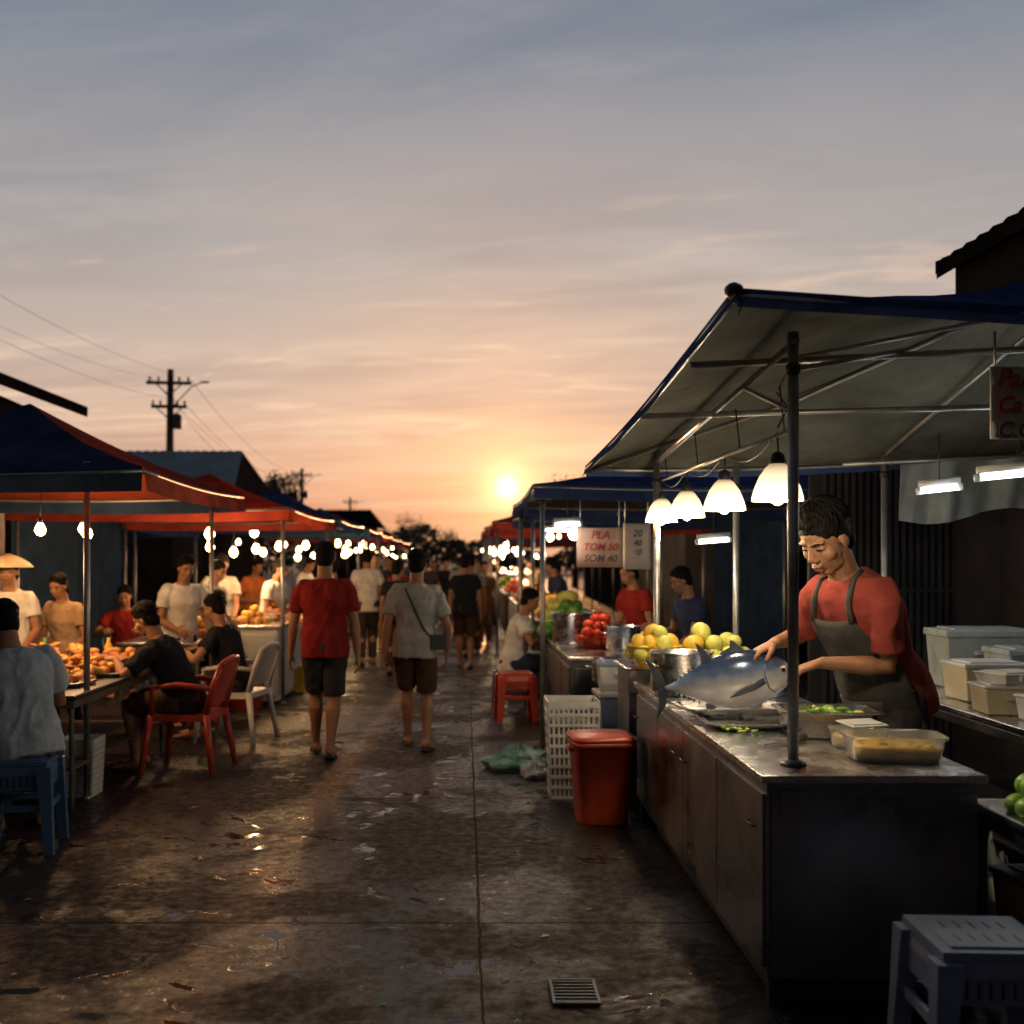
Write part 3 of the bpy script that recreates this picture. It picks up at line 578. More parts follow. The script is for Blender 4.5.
for i in range(60):
    sd=random.choice((-1,1)); y_=random.uniform(15,50); x_=(-2.1-random.uniform(0,1.5)) if sd<0 else (.65+random.uniform(0,1.2))
    bulb(x_,y_,random.uniform(1.6,2.0),0,random.uniform(.03,.065),light=False,m=random.choice((g_warm,g_bulb)))

# ------------------------------------------------------------ main counter
b=MB(); X0,X1,Y0,Y1=1.06,1.84,3.90,6.85
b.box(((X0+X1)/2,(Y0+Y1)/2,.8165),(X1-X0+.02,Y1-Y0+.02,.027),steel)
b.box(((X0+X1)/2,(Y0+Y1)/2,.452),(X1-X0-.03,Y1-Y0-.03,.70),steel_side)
b.box(((X0+X1)/2,(Y0+Y1)/2,.055),(X1-X0-.12,Y1-Y0-.12,.092),p_dark)
n=4; w_=(Y1-Y0-.06)/n
for i in range(n):
    yc=Y0+.03+w_*(i+.5); o_=w_*.36 if i%2 else -w_*.36; b.box((X0+.010,yc,.445),(.012,w_-.014,.62),steel_side)
    b.tube([(X0-.006,yc-.05+o_,.63),(X0-.022,yc-.04+o_,.63),(X0-.022,yc+.04+o_,.63),(X0-.006,yc+.05+o_,.63)],.005,steel_dark,6)
b.box(((X0+X1)/2,Y0+.008,.445),(X1-X0-.06,.012,.64),steel_side)
for zz_ in(.20,.72):
    for xx in(X0+.06,X1-.06): b.ell((xx,Y0+.001,zz_),(.006,.004,.006),steel_dark,n=8,k=5)
b.box((X0+.11,Y0-.0005,.72),(.11,.006,.11),steel_side)
for xx in(X0+.05,X1-.05):
    for yy in(Y0+.05,Y1-.05): b.box((xx,yy,.05),(.05,.05,.10),steel_dark)
b.tube([(1.22,4.09,.83),(1.22,4.09,.842)],.05,steel_dark,12)
b.build('steel_counter',bevel=.004)

# tuna
fm=bpy.data.materials.new('tuna_skin'); fm.use_nodes=True; nt=fm.node_tree; N=nt.nodes; L=nt.links; pb=N['Principled BSDF']
tc=N.new('ShaderNodeTexCoord'); sp=N.new('ShaderNodeSeparateXYZ'); L.new(tc.outputs['Object'],sp.inputs[0]); pos=tc.outputs['Object']
nn=noi(14,5); zz_=math_n('ADD',sp.outputs[2],math_n('MULTIPLY',math_n('SUBTRACT',nn,.5),.05))
rp=N.new('ShaderNodeValToRGB'); L.new(mrange(zz_,-.12,.12,0,1),rp.inputs[0]); e=rp.color_ramp.elements
e[0].position=.12; e[0].color=(.84,.85,.88,1); e[1].position=.94; e[1].color=(.020,.036,.095,1)
for p,c in((.46,(.72,.75,.82,1)),(.58,(.42,.50,.66,1)),(.69,(.13,.21,.40,1)),(.80,(.04,.075,.18,1))): q=rp.color_ramp.elements.new(p); q.color=c
L.new(rp.outputs[0],pb.inputs['Base Color']); pb.inputs['Metallic'].default_value=.30; pb.inputs['Roughness'].default_value=.20; pb.inputs['Coat Weight'].default_value=.5; pb.inputs['Coat Roughness'].default_value=.08
bp=N.new('ShaderNodeBump'); bp.inputs['Strength'].default_value=.15; bp.inputs['Distance'].default_value=.004; L.new(noi(120,2),bp.inputs['Height']); L.new(bp.outputs[0],pb.inputs['Normal'])
fin=M('tuna_fin',(.08,.10,.15),.4,.2,.3,20,.3,60)
E=empty('tuna_fish',(1.262,5.32,1.004),0,1.14); E.rotation_euler=(math.radians(2),math.radians(-10),math.radians(-8))
b=MB(); prof=[(.292,.004,.004,.0),(.285,.018,.014,-.004),(.265,.040,.030,-.004),(.235,.066,.046,-.002),(.19,.092,.062,0),(.13,.115,.076,0),(.06,.125,.082,0),(0,.118,.078,0),(-.06,.100,.066,.002),(-.12,.072,.048,.004),(-.17,.046,.032,.006),(-.21,.024,.020,.008),(-.24,.014,.014,.008),(-.26,.012,.008,.008)]
b.loft([[V((x_,t*math.cos(2*math.pi*j/32),c+h_*math.sin(2*math.pi*j/32))) for j in range(32)] for x_,h_,t,c in prof],fm)
b.build('body',parent=E)
b=MB()
def finp(pts,y_=0,th=.003):
    n=len(pts); vs=[V((p[0],y_-th,p[1])) for p in pts]+[V((p[0],y_+th,p[1])) for p in pts]
    b.add(vs,[tuple(range(n)),tuple(range(2*n-1,n-1,-1))]+[(i,(i+1)%n,(i+1)%n+n,i+n) for i in range(n)],fin)
finp([(-.245,.01),(-.262,.07),(-.30,.135),(-.318,.15),(-.305,.10),(-.292,.05),(-.288,.008)]); finp([(-.288,.008),(-.292,-.04),(-.305,-.09),(-.318,-.115),(-.298,-.10),(-.262,-.055),(-.245,.006)])
finp([(.10,.112),(.06,.165),(.045,.17),(.04,.14),(.0,.125),(-.02,.105)]); finp([(-.04,.100),(-.075,.16),(-.10,.185),(-.088,.12),(-.09,.085)]); finp([(-.05,-.098),(-.09,-.125),(-.115,-.13),(-.10,-.10),(-.10,-.08)])
for i in range(6):
    xx=-.115-i*.02; hh=.072-(i*.0105); finp([(xx,hh),(xx-.014,hh+.016),(xx-.012,hh-.004)]); finp([(xx,-hh+.008),(xx-.014,-hh-.010),(xx-.012,-hh+.012)])
b.build('fins',parent=E)
b=MB()
for sy in(-1,1):
    b.ell((.235,sy*.044,.018),(.016,.006,.016),eyew_m); b.ell((.2355,sy*.0485,.018),(.0095,.004,.0095),eye_m)
    b.tube([(.165,sy*.062,.055),(.155,sy*.0745,.01),(.165,sy*.068,-.045),(.19,sy*.045,-.075)],[.0015,.0022,.0022,.0015],fin,6)
    b.tube([(.150,sy*.074,-.01),(.10,sy*.088,-.025),(.04,sy*.088,-.045),(.0,sy*.082,-.058)],[.014,.016,.010,.002],fin,8,flat=.25,up=(0,1,0))
b.tube([(.291,.005,-.006),(.265,-.030,-.022),(.24,-.044,-.03)],[.002,.002,.001],eye_m,6)
b.build('head_details',parent=E)
def tray(name,loc,lx,ly,h_,m,rz=0,lip=.02):
    b=MB(); R_=lambda x_,y_,z_,r=.03:[V((sx*(x_/2)-(sx*r if q else 0),sy*(y_/2)-(0 if q else sy*r),z_)) for sx,sy,q in((-1,-1,0),(-1,-1,1),(1,-1,1),(1,-1,0),(1,1,0),(1,1,1),(-1,1,1),(-1,1,0))]
    b.loft([R_(lx*.88,ly*.86,.004),R_(lx*.9,ly*.88,.0045),R_(lx,ly,h_),R_(lx+lip*2,ly+lip*2,h_),R_(lx+lip*2,ly+lip*2,h_-.006)],m,False,False)
    b.add(R_(lx*.88,ly*.86,.004),[tuple(range(8))],m)
    return b.build(name,loc,rz,solid=.003)
tray('fish_tray',(1.36,5.06,.832),.50,.34,.025,steel,-.05); tray('fish_tray',(1.30,5.34,.856),.50,.30,.03,steel,.1)
tray('steel_basin',(1.57,4.78,.832),.38,.27,.115,steel,-.08); tray('steel_basin',(1.64,5.14,.832),.28,.20,.07,steel,.1)
b=MB()
for i in range(34): b.ell((1.57+random.uniform(-.13,.13),4.78+random.uniform(-.09,.09),.905+random.uniform(0,.04)),(random.uniform(.012,.035),random.uniform(.010,.026),.010),random.choice((lime,leafy,melon)),Matrix.Rotation(random.uniform(0,3),3,'Z'),n=8,k=5)
b.build('chopped_vegetables')
b=MB()
for i in range(16): b.ell((1.17+random.uniform(-.05,.10),4.83+random.uniform(-.06,.08),.842+random.uniform(0,.012)),(random.uniform(.012,.03),.010,.006),random.choice((lime,leafy,melon)),Matrix.Rotation(random.uniform(0,3),3,'Z'),n=8,k=5)
b.build('herb_scraps')
def tub(name,loc,lx,ly,h_,m,fill,rz=0):
    E=empty(name,loc,rz); b=MB(); X_,Y_=V((1,0,0)),V((0,1,0)); rr=[]
    for z_,k in((0,.86),(.006,.90),(h_*.88,1),(h_*.88,1.05),(h_,1.06)): rr.append(ering(V((0,0,z_)),X_,Y_,lx/2*k,ly/2*k,32,6))
    b.loft(rr,m,True,False); b.add(rr[1],[tuple(range(32))],m); b.build('walls',parent=E,solid=.0025)
    b=MB(); b.loft([ering(V((0,0,z_)),X_,Y_,lx/2*k,ly/2*k,32,6) for z_,k in((.012,.86),(h_*.55,.92),(h_*.60,.90))],fill,True,True)
    for i in range(12): b.ell((random.uniform(-.38,.38)*lx,random.uniform(-.36,.36)*ly,h_*.60),(.018,.014,.010),random.choice((fill,mango,bread)),n=8,k=5)
    b.build('contents',parent=E); return E
tub('food_tub',(1.64,4.22,.832),.35,.22,.095,p_tub,soup,rz=-.12); tub('food_tub',(1.60,4.48,.832),.20,.14,.08,p_tub,soup,rz=.3)
b=MB(); b.box((0,0,0),(.17,.12,.008),p_white,rx=.10); b.box((0,0,.006),(.14,.09,.006),p_white,rx=.10); b.build('plastic_lid',(1.62,4.49,.925),.3,bevel=.004)
b=MB(); b.tube([(0,0,0),(.11,.02,.004)],[.013,.015],wood,8); b.add([(-.17,-.035,.0),(-.02,-.03,.0),(0,.008,.0),(-.16,.014,.0),(-.17,-.035,.004),(-.02,-.03,.004),(0,.008,.004),(-.16,.014,.004)],[(0,1,2,3),(4,5,6,7),(0,1,5,4),(2,3,7,6),(3,0,4,7)],steel); b.build('kitchen_knife',(1.34,4.55,.845),.5)
def pot(name,loc,r,h_,m=steel):
    b=MB(); b.lathe((0,0,0),[(r*.9,0),(r*.98,.012),(r,.03),(r,h_),(r*1.05,h_+.006),(r*1.05,h_+.014),(r*.98,h_+.010),(r*.97,.03),(.01,.02)],m,36)
    for sx in(-1,1): b.tube([(sx*r,-.045,h_*.72),(sx*(r+.045),-.04,h_*.78),(sx*(r+.045),.04,h_*.78),(sx*r,.045,h_*.72)],.007,m,8)
    return b.build(name,loc,.4)
pot('cooking_pot',(1.23,6.25,.832),.175,.225); pot('cooking_pot',(1.00,10.2,.81),.19,.27); pot('cooking_pot',(1.35,9.4,.81),.15,.2); pot('cooking_pot',(1.12,8.35,.66),.16,.16); pot('cooking_pot',(1.66,6.15,.832),.12,.12)
b=MB(); b.tube([(0,0,0),(.16,.06,.18)],.008,wood,8); b.ell((-.01,0,-.01),(.03,.02,.03),wood,n=8,k=5); b.build('wooden_ladle',(1.60,6.1,.95))
def pile(name,loc,n,rad,fr,m,layers=3,bowl=None,bh=.12,q8=12):
    b=MB()
    if bowl: b.lathe((0,0,0),[(rad*.6,0),(rad*.7,.01),(rad*1.1,bh),(rad*1.18,bh+.01),(rad*1.08,bh-.002),(.01,bh*.55)],bowl,28)
    z0=bh*.75 if bowl else fr*.8
    for l in range(layers):
        rl=rad*(1-l/(layers+.3)); cnt=max(1,int(n*(1-l/layers)**1.3))
        for i in range(cnt):
            a=2*math.pi*i/cnt+l; q=rl*(1 if i%3 else .5)*.85
            s_=random.uniform(.85,1.12)*fr; mm=random.choice(m) if isinstance(m,list) else m
            B=Matrix.Rotation(random.uniform(0,3),3,'Z')@Matrix.Rotation(random.uniform(-.6,.6),3,'X')
            b.ell((q*math.cos(a),q*math.sin(a),z0+l*fr*1.35+random.uniform(-.01,.01)),(s_,s_*1.18,s_*.95),mm,B,n=q8,k=max(5,q8-4))
    return b.build(name,loc)
pile('mango_pile',(1.43,6.55,.832),12,.19,.052,[melon,melon,mango],4,p_white,.16); pile('mango_pile',(1.20,6.95,.90),11,.16,.05,[mango,melon],3,p_yel,.14)
pile('mango_pile',(1.62,6.75,.832),9,.15,.05,[melon],3,p_white,.16)
b=MB(); b.box((1.25,7.25,.45),(.42,.5,.88),steel_side); b.box((1.25,7.25,.895),(.46,.54,.015),steel); b.build('side_table',bevel=.006)
def basket(name,loc,lx,ly,h_,m,rz=0):
    b=MB(); nz=9
    for k in range(nz+1):
        z_=h_*k/nz; s_=.86+.14*k/nz
        for sx in(-1,1): b.box((sx*lx/2*s_,0,z_+.008),(.010,ly*s_,.020 if k<nz else .04),m); b.box((0,sx*ly/2*s_,z_+.008),(lx*s_,.010,.020 if k<nz else .04),m)
    for k in range(11):
        t=-.5+k/10
        for sx in(-1,1):
            b.add([(t*lx*.86-.008,sx*ly/2*.86,0),(t*lx*.86+.008,sx*ly/2*.86,0),(t*lx+.008,sx*ly/2,h_),(t*lx-.008,sx*ly/2,h_)],[(0,1,2,3)],m)
            b.add([(sx*lx/2*.86,t*ly*.86-.008,0),(sx*lx/2*.86,t*ly*.86+.008,0),(sx*lx/2,t*ly+.008,h_),(sx*lx/2,t*ly-.008,h_)],[(0,1,2,3)],m)
    b.box((0,0,.008),(lx*.86,ly*.86,.008),m); b.box((0,0,h_*.42),(lx*.82,ly*.82,h_*.8),bcont)
    return b.build(name,loc,rz)
basket('plastic_basket',(.72,7.45,0),.34,.34,.62,p_white); basket('plastic_basket',(-2.60,7.45,0),.24,.24,.36,p_white)
b=MB(); rr=[]
for z_,k in((0,.78),(.01,.80),(.47,.98),(.47,1.05),(.50,1.06)): rr.append(ering(V((0,0,z_)),V((1,0,0)),V((0,1,0)),.185*k,.185*k,36,5))
b.loft(rr,p_orange,True,True); b.loft([ering(V((0,0,z_)),V((1,0,0)),V((0,1,0)),.185*k,.185*k,36,5) for z_,k in((.501,1.08),(.52,1.07),(.53,.92))],p_red,True,True)
for sx in(-1,1): b.box((sx*.19,0,.44),(.03,.10,.02),p_orange)
b.build('lidded_waste_bin',(.83,6.72,0),.08)
b=MB()
def crumple(u,v):
    a=u*2*math.pi; r=.23*math.sin(v*math.pi/2); q=noise.noise(V((math.cos(a)*2*v,math.sin(a)*2*v,v*3)))
    return V((r*(1+.5*q)*math.cos(a)*1.1,r*(1+.4*q)*math.sin(a),max(.004,.15*(1-v)**.6+.07*noise.noise(V((math.cos(a)*4,math.sin(a)*4,v*6)))*(1-v*.7))))
b.grid(crumple,48,18,bag_m); b.build('plastic_bag',(.42,8.45,0)); b=MB(); b.grid(crumple,40,14,p_clear); o=b.build('plastic_bag',(.55,8.1,0),1.4); o.scale=(.7,.6,.8)
def counter(name,x0,x1,y0,y1,h_,m,top=steel,legs=False):
    b=MB(); b.box(((x0+x1)/2,(y0+y1)/2,h_-.015),(x1-x0,y1-y0,.03),top)
    if legs:
        for xx in(x0+.04,x1-.04):
            for yy in(y0+.04,y1-.04): b.tube([(xx,yy,0),(xx,yy,h_-.03)],.018,tube_d,8)
        b.box(((x0+x1)/2,(y0+y1)/2,h_*.35),(x1-x0-.06,y1-y0-.06,.02),m); b.box(((x0+x1)/2,(y0+y1)/2,h_-.06),(x1-x0-.03,y1-y0-.03,.05),m)
    else:
        b.box(((x0+x1)/2,(y0+y1)/2,h_/2),(x1-x0-.05,y1-y0-.05,h_-.065),m)
        k=max(2,int((y1-y0)/.6))
        for i in range(k): b.box((x0+.018,y0+.04+(y1-y0-.08)*(i+.5)/k,h_*.5),(.02,(y1-y0-.08)/k-.03,h_*.78),m); b.box((x1-.018,y0+.04+(y1-y0-.08)*(i+.5)/k,h_*.5),(.02,(y1-y0-.08)/k-.03,h_*.78),m)
        b.box(((x0+x1)/2,y0+.018,h_*.5),(x1-x0-.1,.02,h_*.78),m)
    return b.build(name,bevel=.006)
counter('stall_counter',.82,1.7,8.75,11.6,.81,steel_dark)
def crate(loc,lx,ly,h_,m,lidm,rz=0,name='cooler_box'):
    b=MB(); b.box((0,0,h_*.44),(lx,ly,h_*.86),m,taper=.92); b.box((0,0,h_*.92),(lx*1.05,ly*1.05,h_*.12),lidm); b.box((0,-ly*.50,h_*.6),(lx*.4,.03,.03),m)
    b.box((0,0,h_*.99),(lx*.8,ly*.8,.014),lidm)
    return b.build(name,loc,rz,bevel=.01)
crate((1.15,7.95,0),.42,.34,.36,p_clear,p_white); crate((1.15,7.95,.37),.40,.32,.28,p_pblue,p_white,.05); crate((1.14,7.95,.655),.36,.30,.2,p_white,p_pblue,-.04)
crate((1.0,8.5,0),.40,.34,.40,p_dark,p_blue,.1)
pile('vegetable_pile',(1.0,11.0,.81),14,.26,.07,[leafy,lime],3); pile('tomato_pile',(1.25,10.9,.81),14,.2,.05,[tomato],3,p_white,.1); pile('tomato_pile',(1.18,9.7,.81),14,.2,.045,[tomato],4,p_red,.1)
pile('vegetable_pile',(1.05,11.4,.95),12,.24,.07,[leafy,lime,melon],3)
def sign(name,loc,w_,h_,lines,m,col,rz=0,size=.1,post=None,al='CENTER'):
    E=empty(name,loc,rz); b=MB(); b.grid(lambda u,v:V(((u-.5)*w_,.012*math.sin(u*3.1),(v-.5)*h_)),10,4,m,True); b.build('board',parent=E,solid=.006)
    if post:
        b=MB()
        for sx in(-1,1): b.tube([(sx*w_*.42,.02,h_*.5),(sx*w_*.42,.02,post)],.005,tube_m,6)
        b.build('hangers',parent=E)
    for i,t in enumerate(lines):
        c=bpy.data.curves.new('lettering','FONT'); c.body=t; c.size=size*(1 if i else 1.15); c.align_x=al; c.extrude=.001; c.offset=.002
        c.materials.append(col if i==0 else ink_g if col is ink and i==2 else col); c.shear=.25
        o=bpy.data.objects.new('lettering',c); o.rotation_euler=(math.pi/2,0,.03); o.location=(0 if al=='CENTER' else -w_*.45,-.016,h_*.22-i*size*1.15); COL.objects.link(o); o.parent=E
sign('price_sign',(1.16,9.45,1.69),.40,.34,['PLA','TOM 50','SOM 40'],paper,ink,size=.085,post=.5)
sign('hanging_banner',(2.20,4.25,2.20),.34,.28,['Pad','Ca 60','C.CBIL'],paper_w,ink,size=.085,post=.28,al='LEFT')
sign('price_sign',(1.5,9.6,1.7),.24,.4,['20','40','60'],paper_w,ink_g,size=.07,post=.5)

# ------------------------------------------------------------ right rear
counter('side_shelf',2.42,3.5,4.3,6.6,.86,steel_dark,steel,True)
counter('low_table',1.88,2.7,3.55,4.12,.70,steel_dark,steel,True)
crate((2.72,5.75,.862),.34,.26,.20,p_cream,p_white,.05,'food_box'); crate((2.60,5.25,.862),.30,.22,.14,p_cream,p_white,-.1,'food_box'); crate((2.68,4.95,.862),.28,.24,.12,p_white,p_white,.2,'food_box')
crate((3.05,5.9,.862),.40,.30,.26,p_clear,p_clear,0,'storage_box'); crate((2.95,6.3,.862),.5,.3,.34,p_clear,p_clear,0,'storage_box'); crate((2.62,5.27,1.005),.26,.2,.05,p_white,p_white,.3,'food_box')
pile('guava_pile',(2.06,3.86,.70),9,.13,.040,[lime],3)
crate((2.15,3.9,.262),.42,.3,.22,M('brown_crate',(.14,.06,.03),.7),p_dark,.1,'wooden_crate')
b=MB(); b.grid(crumple,40,16,p_clear); o=b.build('plastic_bag',(2.30,4.85,.0),.6); o.scale=(.5,.5,2.4)
b=MB(); b.grid(lambda u,v:V((2.66+.96*u,6.72+.03*math.sin(u*15)+.02*math.sin(u*33+v*2)*(.4+v),2.17+.06*u-.34*v*(1+.10*math.sin(u*7)))),50,8,clear_tarp); b.tube([(2.3,6.7,2.17),(3.62,6.7,2.23)],.012,tube_m,8); b.build('hanging_plastic_sheet')
def roof(b,xe,ze,xr,zr,y0,y1,m,rib=.2,th=.06):
    n=int((y1-y0)/rib)
    for i in range(n):
        b.grid(lambda u,v:V((xe+(xr-xe)*v,y0+rib*(i+u),ze+(zr-ze)*v+.035*math.sin(math.pi*u))),4,1,m)
    for yy in(y0-.02,y0+n*rib+.02): b.add([(xe,yy,ze-th),(xr,yy,zr-th),(xr,yy,zr+.04),(xe,yy,ze+.04)],[(0,1,2,3)],m)
    b.add([(xe,y0,ze-th),(xe,y1,ze-th),(xr,y1,zr-th),(xr,y0,zr-th)],[(0,1,2,3)],m); b.add([(xe,y0,ze-th-.04),(xe,y1,ze-th-.04),(xe,y1,ze+.01),(xe,y0,ze+.01)],[(0,1,2,3)],m)
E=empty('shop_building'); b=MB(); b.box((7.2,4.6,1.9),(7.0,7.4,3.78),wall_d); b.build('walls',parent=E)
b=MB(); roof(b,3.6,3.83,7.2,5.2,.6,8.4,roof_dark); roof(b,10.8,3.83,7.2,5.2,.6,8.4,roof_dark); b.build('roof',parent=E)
b=MB(); b.add([(3.8,8.25,3.75),(10.6,8.25,3.75),(7.2,8.25,5.0)],[(0,1,2)],wall_d); b.build('gable_wall',parent=E)
b=MB()
for i in range(60): b.box((2.75+i*.055,8.42,1.15),(.03,.03,2.3),shutter)
b.box((4.3,8.47,1.15),(3.3,.03,2.3),p_dark); b.box((4.3,8.40,2.31),(3.3,.08,.06),shutter); b.box((4.3,8.40,1.35),(3.3,.04,.03),shutter); b.build('security_grille')
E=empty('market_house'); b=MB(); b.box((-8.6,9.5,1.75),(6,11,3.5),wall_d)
for i in range(4): b.box((-5.57,5.5+i*2.4,1.7),(.05,1.1,1.2),shutter)
b.build('walls',parent=E)
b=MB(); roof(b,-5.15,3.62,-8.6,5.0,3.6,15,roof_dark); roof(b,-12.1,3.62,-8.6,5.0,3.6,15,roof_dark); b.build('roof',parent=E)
b=MB(); b.add([(-11.6,14.95,3.5),(-5.6,14.95,3.5),(-8.6,14.95,4.8)],[(0,1,2)],wall_d); b.build('gable_wall',parent=E)
def house(name,x0,x1,y0,y1,h_,rh,rm,wm,hip=.8):
    E=empty(name); b=MB(); b.box(((x0+x1)/2,(y0+y1)/2,h_/2),(x1-x0,y1-y0,h_),wm)
    k=int((x1-x0)/1.6)
    for i in range(k): b.box((x0+(i+.5)*(x1-x0)/k,y0-.01,h_*.55),(.8,.06,h_*.35),shutter)
    b.build('walls',parent=E); b=MB(); o=.4; ym=(y0+y1)/2; n=int((x1-x0+2*o)/.3); xm=(x0+x1)/2
    for ye in(y0-o,y1+o):
        for i in range(n):
            xa=x0-o+(x1-x0+2*o)*i/n; xb=x0-o+(x1-x0+2*o)*(i+1)/n
            def f(u,v):
                x_=xa+(xb-xa)*u; x_=x_ if v==0 else xm+(x_-xm)*(1-hip/(x1-x0))
                return V((x_,ye+(ym-ye)*v,h_+rh*v+.03*math.sin(math.pi*u)))
            b.grid(f,3,1,rm)
    for xe in(x1+o,x0-o):
        xr=xm+(xe-xm)*(1-hip/(x1-x0)); b.add([(xe,y0-o,h_),(xe,y1+o,h_),(xr,ym,h_+rh)],[(0,1,2)],wm)
    b.add([(x0-o,y0-o,h_-.02),(x1+o,y0-o,h_-.02),(x1+o,y1+o,h_-.02),(x0-o,y1+o,h_-.02)],[(0,1,2,3)],wm); b.add([(x0-o,y0-o-.01,h_-.15),(x1+o,y0-o-.01,h_-.15),(x1+o,y0-o-.01,h_+.02),(x0-o,y0-o-.01,h_+.02)],[(0,1,2,3)],rm)
    b.build('roof',parent=E)
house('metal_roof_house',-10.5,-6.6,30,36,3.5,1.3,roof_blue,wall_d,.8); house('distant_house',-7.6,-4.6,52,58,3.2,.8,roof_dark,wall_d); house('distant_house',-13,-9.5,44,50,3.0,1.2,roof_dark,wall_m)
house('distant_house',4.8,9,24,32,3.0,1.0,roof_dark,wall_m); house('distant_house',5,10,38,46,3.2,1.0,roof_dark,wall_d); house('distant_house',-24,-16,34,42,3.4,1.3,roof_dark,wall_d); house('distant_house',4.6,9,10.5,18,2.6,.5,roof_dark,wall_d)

# ------------------------------------------------------------ left food table etc.
counter('food_table',-4.0,-2.46,6.95,9.1,.73,wood,steel_dark,True)
b=MB()
for i in range(260):
    y_=random.uniform(7.05,8.9); x_=random.uniform(-3.9,-2.62); z_=.76+random.uniform(0,.18)*(1-abs((x_+3.2)/.75))
    B=Matrix.Rotation(random.uniform(0,3),3,'Z')@Matrix.Rotation(random.uniform(-.5,.5),3,'Y')
    b.ell((x_,y_,z_),(random.uniform(.05,.10),random.uniform(.022,.04),random.uniform(.018,.032)),random.choice((grilled,grilled,bread,mango)),B,n=8,k=6)
b.build('grilled_food_platter')
for x_,y_ in((-2.70,8.15),(-2.66,8.75),(-2.75,7.5)): tray('serving_tray',(x_,y_,.732),.34,.28,.03,steel,random.uniform(-.2,.2)); pile('fried_snack_pile',(x_,y_,.745),8,.10,.032,[grilled,bread],3)
b=MB()
for i,(x_,y_) in enumerate(((-3.0,7.3),(-3.4,8.9),(-2.9,8.95),(-3.75,7.5))): b.lathe((x_,y_,.732),[(.032,0),(.034,.01),(.034,.15),(.014,.19),(.014,.22)],[p_red,p_green,p_yel,p_clear][i],14,cap=True)
b.build('sauce_bottles')
counter('stall_counter',-2.66,-2.02,12.0,14.3,.86,p_white,steel); pile('vegetable_pile',(-2.4,12.5,.86),12,.18,.045,[bread,mango],3); pile('vegetable_pile',(-2.3,13.1,.86),12,.18,.045,[grilled,bread],3,p_white,.08); pile('tomato_pile',(-2.4,13.8,.86),10,.16,.045,[tomato],3,p_white,.08)
basket('red_crate',(-2.35,11.75,0),.36,.3,.30,p_red)
b=MB(); b.lathe((0,0,0),[(.10,0),(.13,.28),(.14,.29),(.125,.28),(.09,.02),(.005,.015)],p_yel,22); b.tube([(-.13,0,.27),(-.08,0,.40),(.08,0,.40),(.13,0,.27)],.004,steel,6); b.build('bucket',(-2.02,13.2,0))
counter('stall_counter',-3.3,-2.5,10.4,11.8,.8,wood,steel,True); pile('vegetable_pile',(-2.8,11.1,.8),14,.25,.05,[bread,grilled,mango],3)
PR=([mango,melon],[tomato],[leafy,lime],[bread,grilled])
for i,(y0,y1) in enumerate(((17.2,20.5),(22.8,25.6),(28,31),(33.5,37),(40,45))):
    counter('stall_counter',-2.9,-2.15,y0,y1,.84,[p_white,wood,steel_side,p_pblue,wood][i],steel)
    for k in range(3): pile('produce_pile',(-2.5,y0+.4+k*(y1-y0-.6)/3,.84),9,.22,.06,random.choice(PR),3,q8=8)
for i,(y0,y1) in enumerate(((13.6,16.6),(18.2,21.6),(23.8,27),(29.4,33),(36.4,40),(43,47))):
    counter('stall_counter',.85,1.6,y0,y1,.84,[steel_dark,p_white,wood,steel_side,p_pblue,wood][i],steel)
    for k in range(3): pile('produce_pile',(1.15,y0+.4+k*(y1-y0-.6)/3,.84),9,.24,.06,random.choice(PR),3,q8=8)
crate((.72,12.9,0),.4,.4,.5,p_blue,p_dark,.1); crate((.85,14.6,.0),.36,.4,.42,p_red,p_white,.1)
for x_,y0,y1,m_ in((-5.05,7.2,10.3,teal_tarp),(-4.95,12,16,navy_top),(4.0,9,12.6,grey_under),(3.9,13.4,17,navy_top)):
    b=MB(); b.grid(lambda u,v:V((x_+.04*math.sin(u*30),y0+(y1-y0)*u,2.15-1.9*v)),40,4,m_); b.build('tarp_wall')

# ------------------------------------------------------------ poles, wires, trees
def pole(loc,h_,arms=2):
    b=MB(); b.tube([(0,0,0),(0,0,h_*.5),(.03,0,h_)],[.15,.13,.10],wood,12)
    for k in range(arms):
        z_=h_-.45-k*.75; b.box((0,-.14,z_),(1.4-.3*k,.10,.10),wood)
        for q in(-.6,-.32,.32,.6): b.lathe((q*(1-.18*k),-.14,z_+.05),[(.02,0),(.04,.04),(.025,.08),(.04,.12),(.01,.15)],p_dark,8,cap=True)
        for sx in(-1,1): b.tube([(sx*.4,-.14,z_-.03),(0,-.12,z_-.4)],.02,steel_dark,6)
    b.lathe((.26,-.1,h_-1.9),[(.12,0),(.14,.05),(.14,.40),(.08,.48)],steel_dark,14,cap=True)
    b.tube([(0,0,h_-1.3),(.7,-.1,h_-.55),(1.05,-.1,h_-.40)],.02,steel_dark,6); b.box((1.12,-.1,h_-.40),(.26,.10,.05),steel_dark)
    return b.build('utility_pole',loc,.12)
pole((-9.4,35,0),7.6); pole((-10.4,70,0),7.3,1); pole((-11,105,0),7.4,1)
b=MB()
def wire(p,q,s_,r=.006):
    p=V(p);q=V(q); b.tube([p.lerp(q,i/16)-V((0,0,s_*4*(i/16)*(1-i/16))) for i in range(17)],r,wire_m,5)
for dx,dz in((-.6,0),(.6,0),(.4,-.75)):
    wire((-9.4+dx,35,7.35+dz),(-9.6+dx*1.1,4,7.9+dz),1.0,.0045); wire((-9.4+dx,35,7.35+dz),(-10.4+dx,70,7.0+dz*.5),1.0,.008)
wire((-9.4,35,6.9),(-6.8,30,4.5),.15,.006); b.build('power_lines')
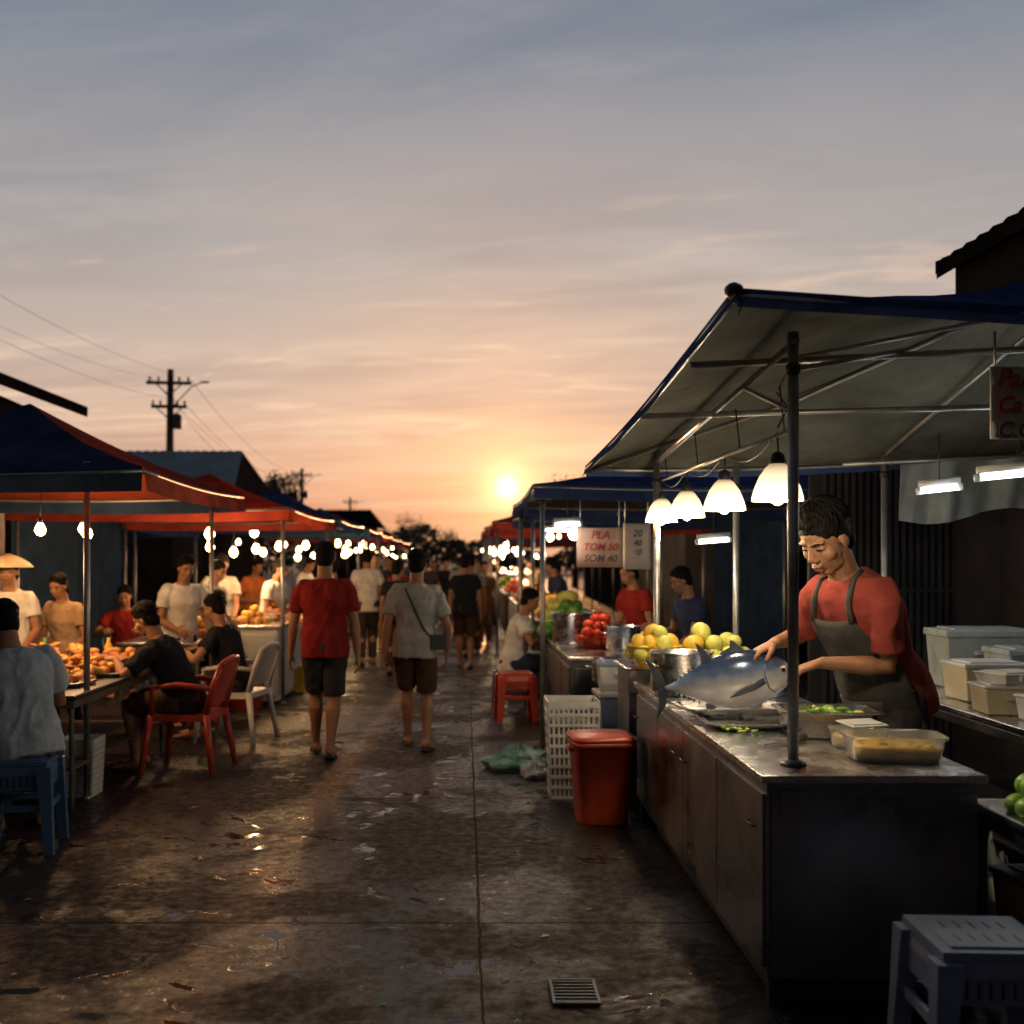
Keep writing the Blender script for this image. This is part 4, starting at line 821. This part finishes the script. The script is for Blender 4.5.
def tree(loc,h_,cr,n=2600,seed=1,name='tree'):
    rnd=random.Random(seed); E=empty(name,loc); b=MB(); b.tube([(0,0,0),(.1,0,h_*.3),(.0,.1,h_*.6)],[.2*h_/6,.14*h_/6,.07*h_/6],bark,10)
    cl=[]
    for i in range(16):
        a=rnd.uniform(0,6.28); r=cr*rnd.uniform(.2,.9); z_=h_*rnd.uniform(.5,.95); c=V((r*math.cos(a),r*math.sin(a),z_)); cl.append((c,cr*rnd.uniform(.22,.42)))
        b.tube([(0.05,0,h_*.35),c*.5+V((0,0,h_*.22)),c],[.06*h_/6,.035*h_/6,.01],bark,6)
    b.build('trunk_and_limbs',parent=E); b=MB(); vs=[];fs=[]
    for i in range(n):
        c,r=rnd.choice(cl); d=V((rnd.gauss(0,1),rnd.gauss(0,1),rnd.gauss(0,.7))).normalized()*r*rnd.uniform(.3,1.15); p=c+d; s_=rnd.uniform(.06,.14)*h_/6
        u=V((rnd.gauss(0,1),rnd.gauss(0,1),rnd.gauss(0,1))).normalized(); v=u.orthogonal().normalized(); k=len(vs); vs+=[p-u*s_,p+v*s_*.45,p+u*s_,p-v*s_*.45]; fs.append((k,k+1,k+2,k+3))
    b.add(vs,fs,leaf_m); b.build('foliage',parent=E)
tree((-8.9,52,0),5.6,1.7,2600,3); tree((-11.6,55,0),5.0,1.6,2000,5); tree((-4.6,70,0),4.2,2.2,2200,8); tree((-13,60,0),6.2,2.4,2200,9)
tree((-3.0,85,0),4.6,2.4,2200,12); tree((6,60,0),6,2.6,2200,15); tree((9.5,48,0),7,2.8,2200,16)
rnd=random.Random(4); b=MB(); vs=[];fs=[]
for i in range(13000):
    x_=rnd.uniform(-70,70); y_=rnd.uniform(112,122); top=3.2+2.0*noise.noise(V((x_*.12,1.3,0)))+1.3*noise.noise(V((x_*.5,4,0)))+(1.3 if x_<-3 else -.2)-max(0,(1.2-abs(x_-4.0)*.15))*1.2
    p=V((x_,y_,rnd.uniform(0,1)**.7*max(.8,top))); s_=rnd.uniform(.25,.5); u=V((rnd.gauss(0,1),rnd.gauss(0,1),rnd.gauss(0,1))).normalized(); v=u.orthogonal().normalized(); k=len(vs); vs+=[p-u*s_,p+v*s_*.6,p+u*s_,p-v*s_*.6]; fs.append((k,k+1,k+2,k+3))
b.add(vs,fs,leaf_m); b.build('distant_trees')
b=MB()
for i in range(60):
    x_=random.uniform(-2.2,1.0); y_=random.uniform(3.4,14); s_=random.uniform(.006,.018)
    b.add([(x_-s_,y_-s_*.6,.004),(x_+s_,y_-s_*.4,.005+s_*.2),(x_+s_*.8,y_+s_,.005),(x_-s_*.5,y_+s_*.7,.006+s_*.2)],[(0,1,2,3)],random.choice((wood,leafy,paper,bcont)))
b.build('ground_litter')
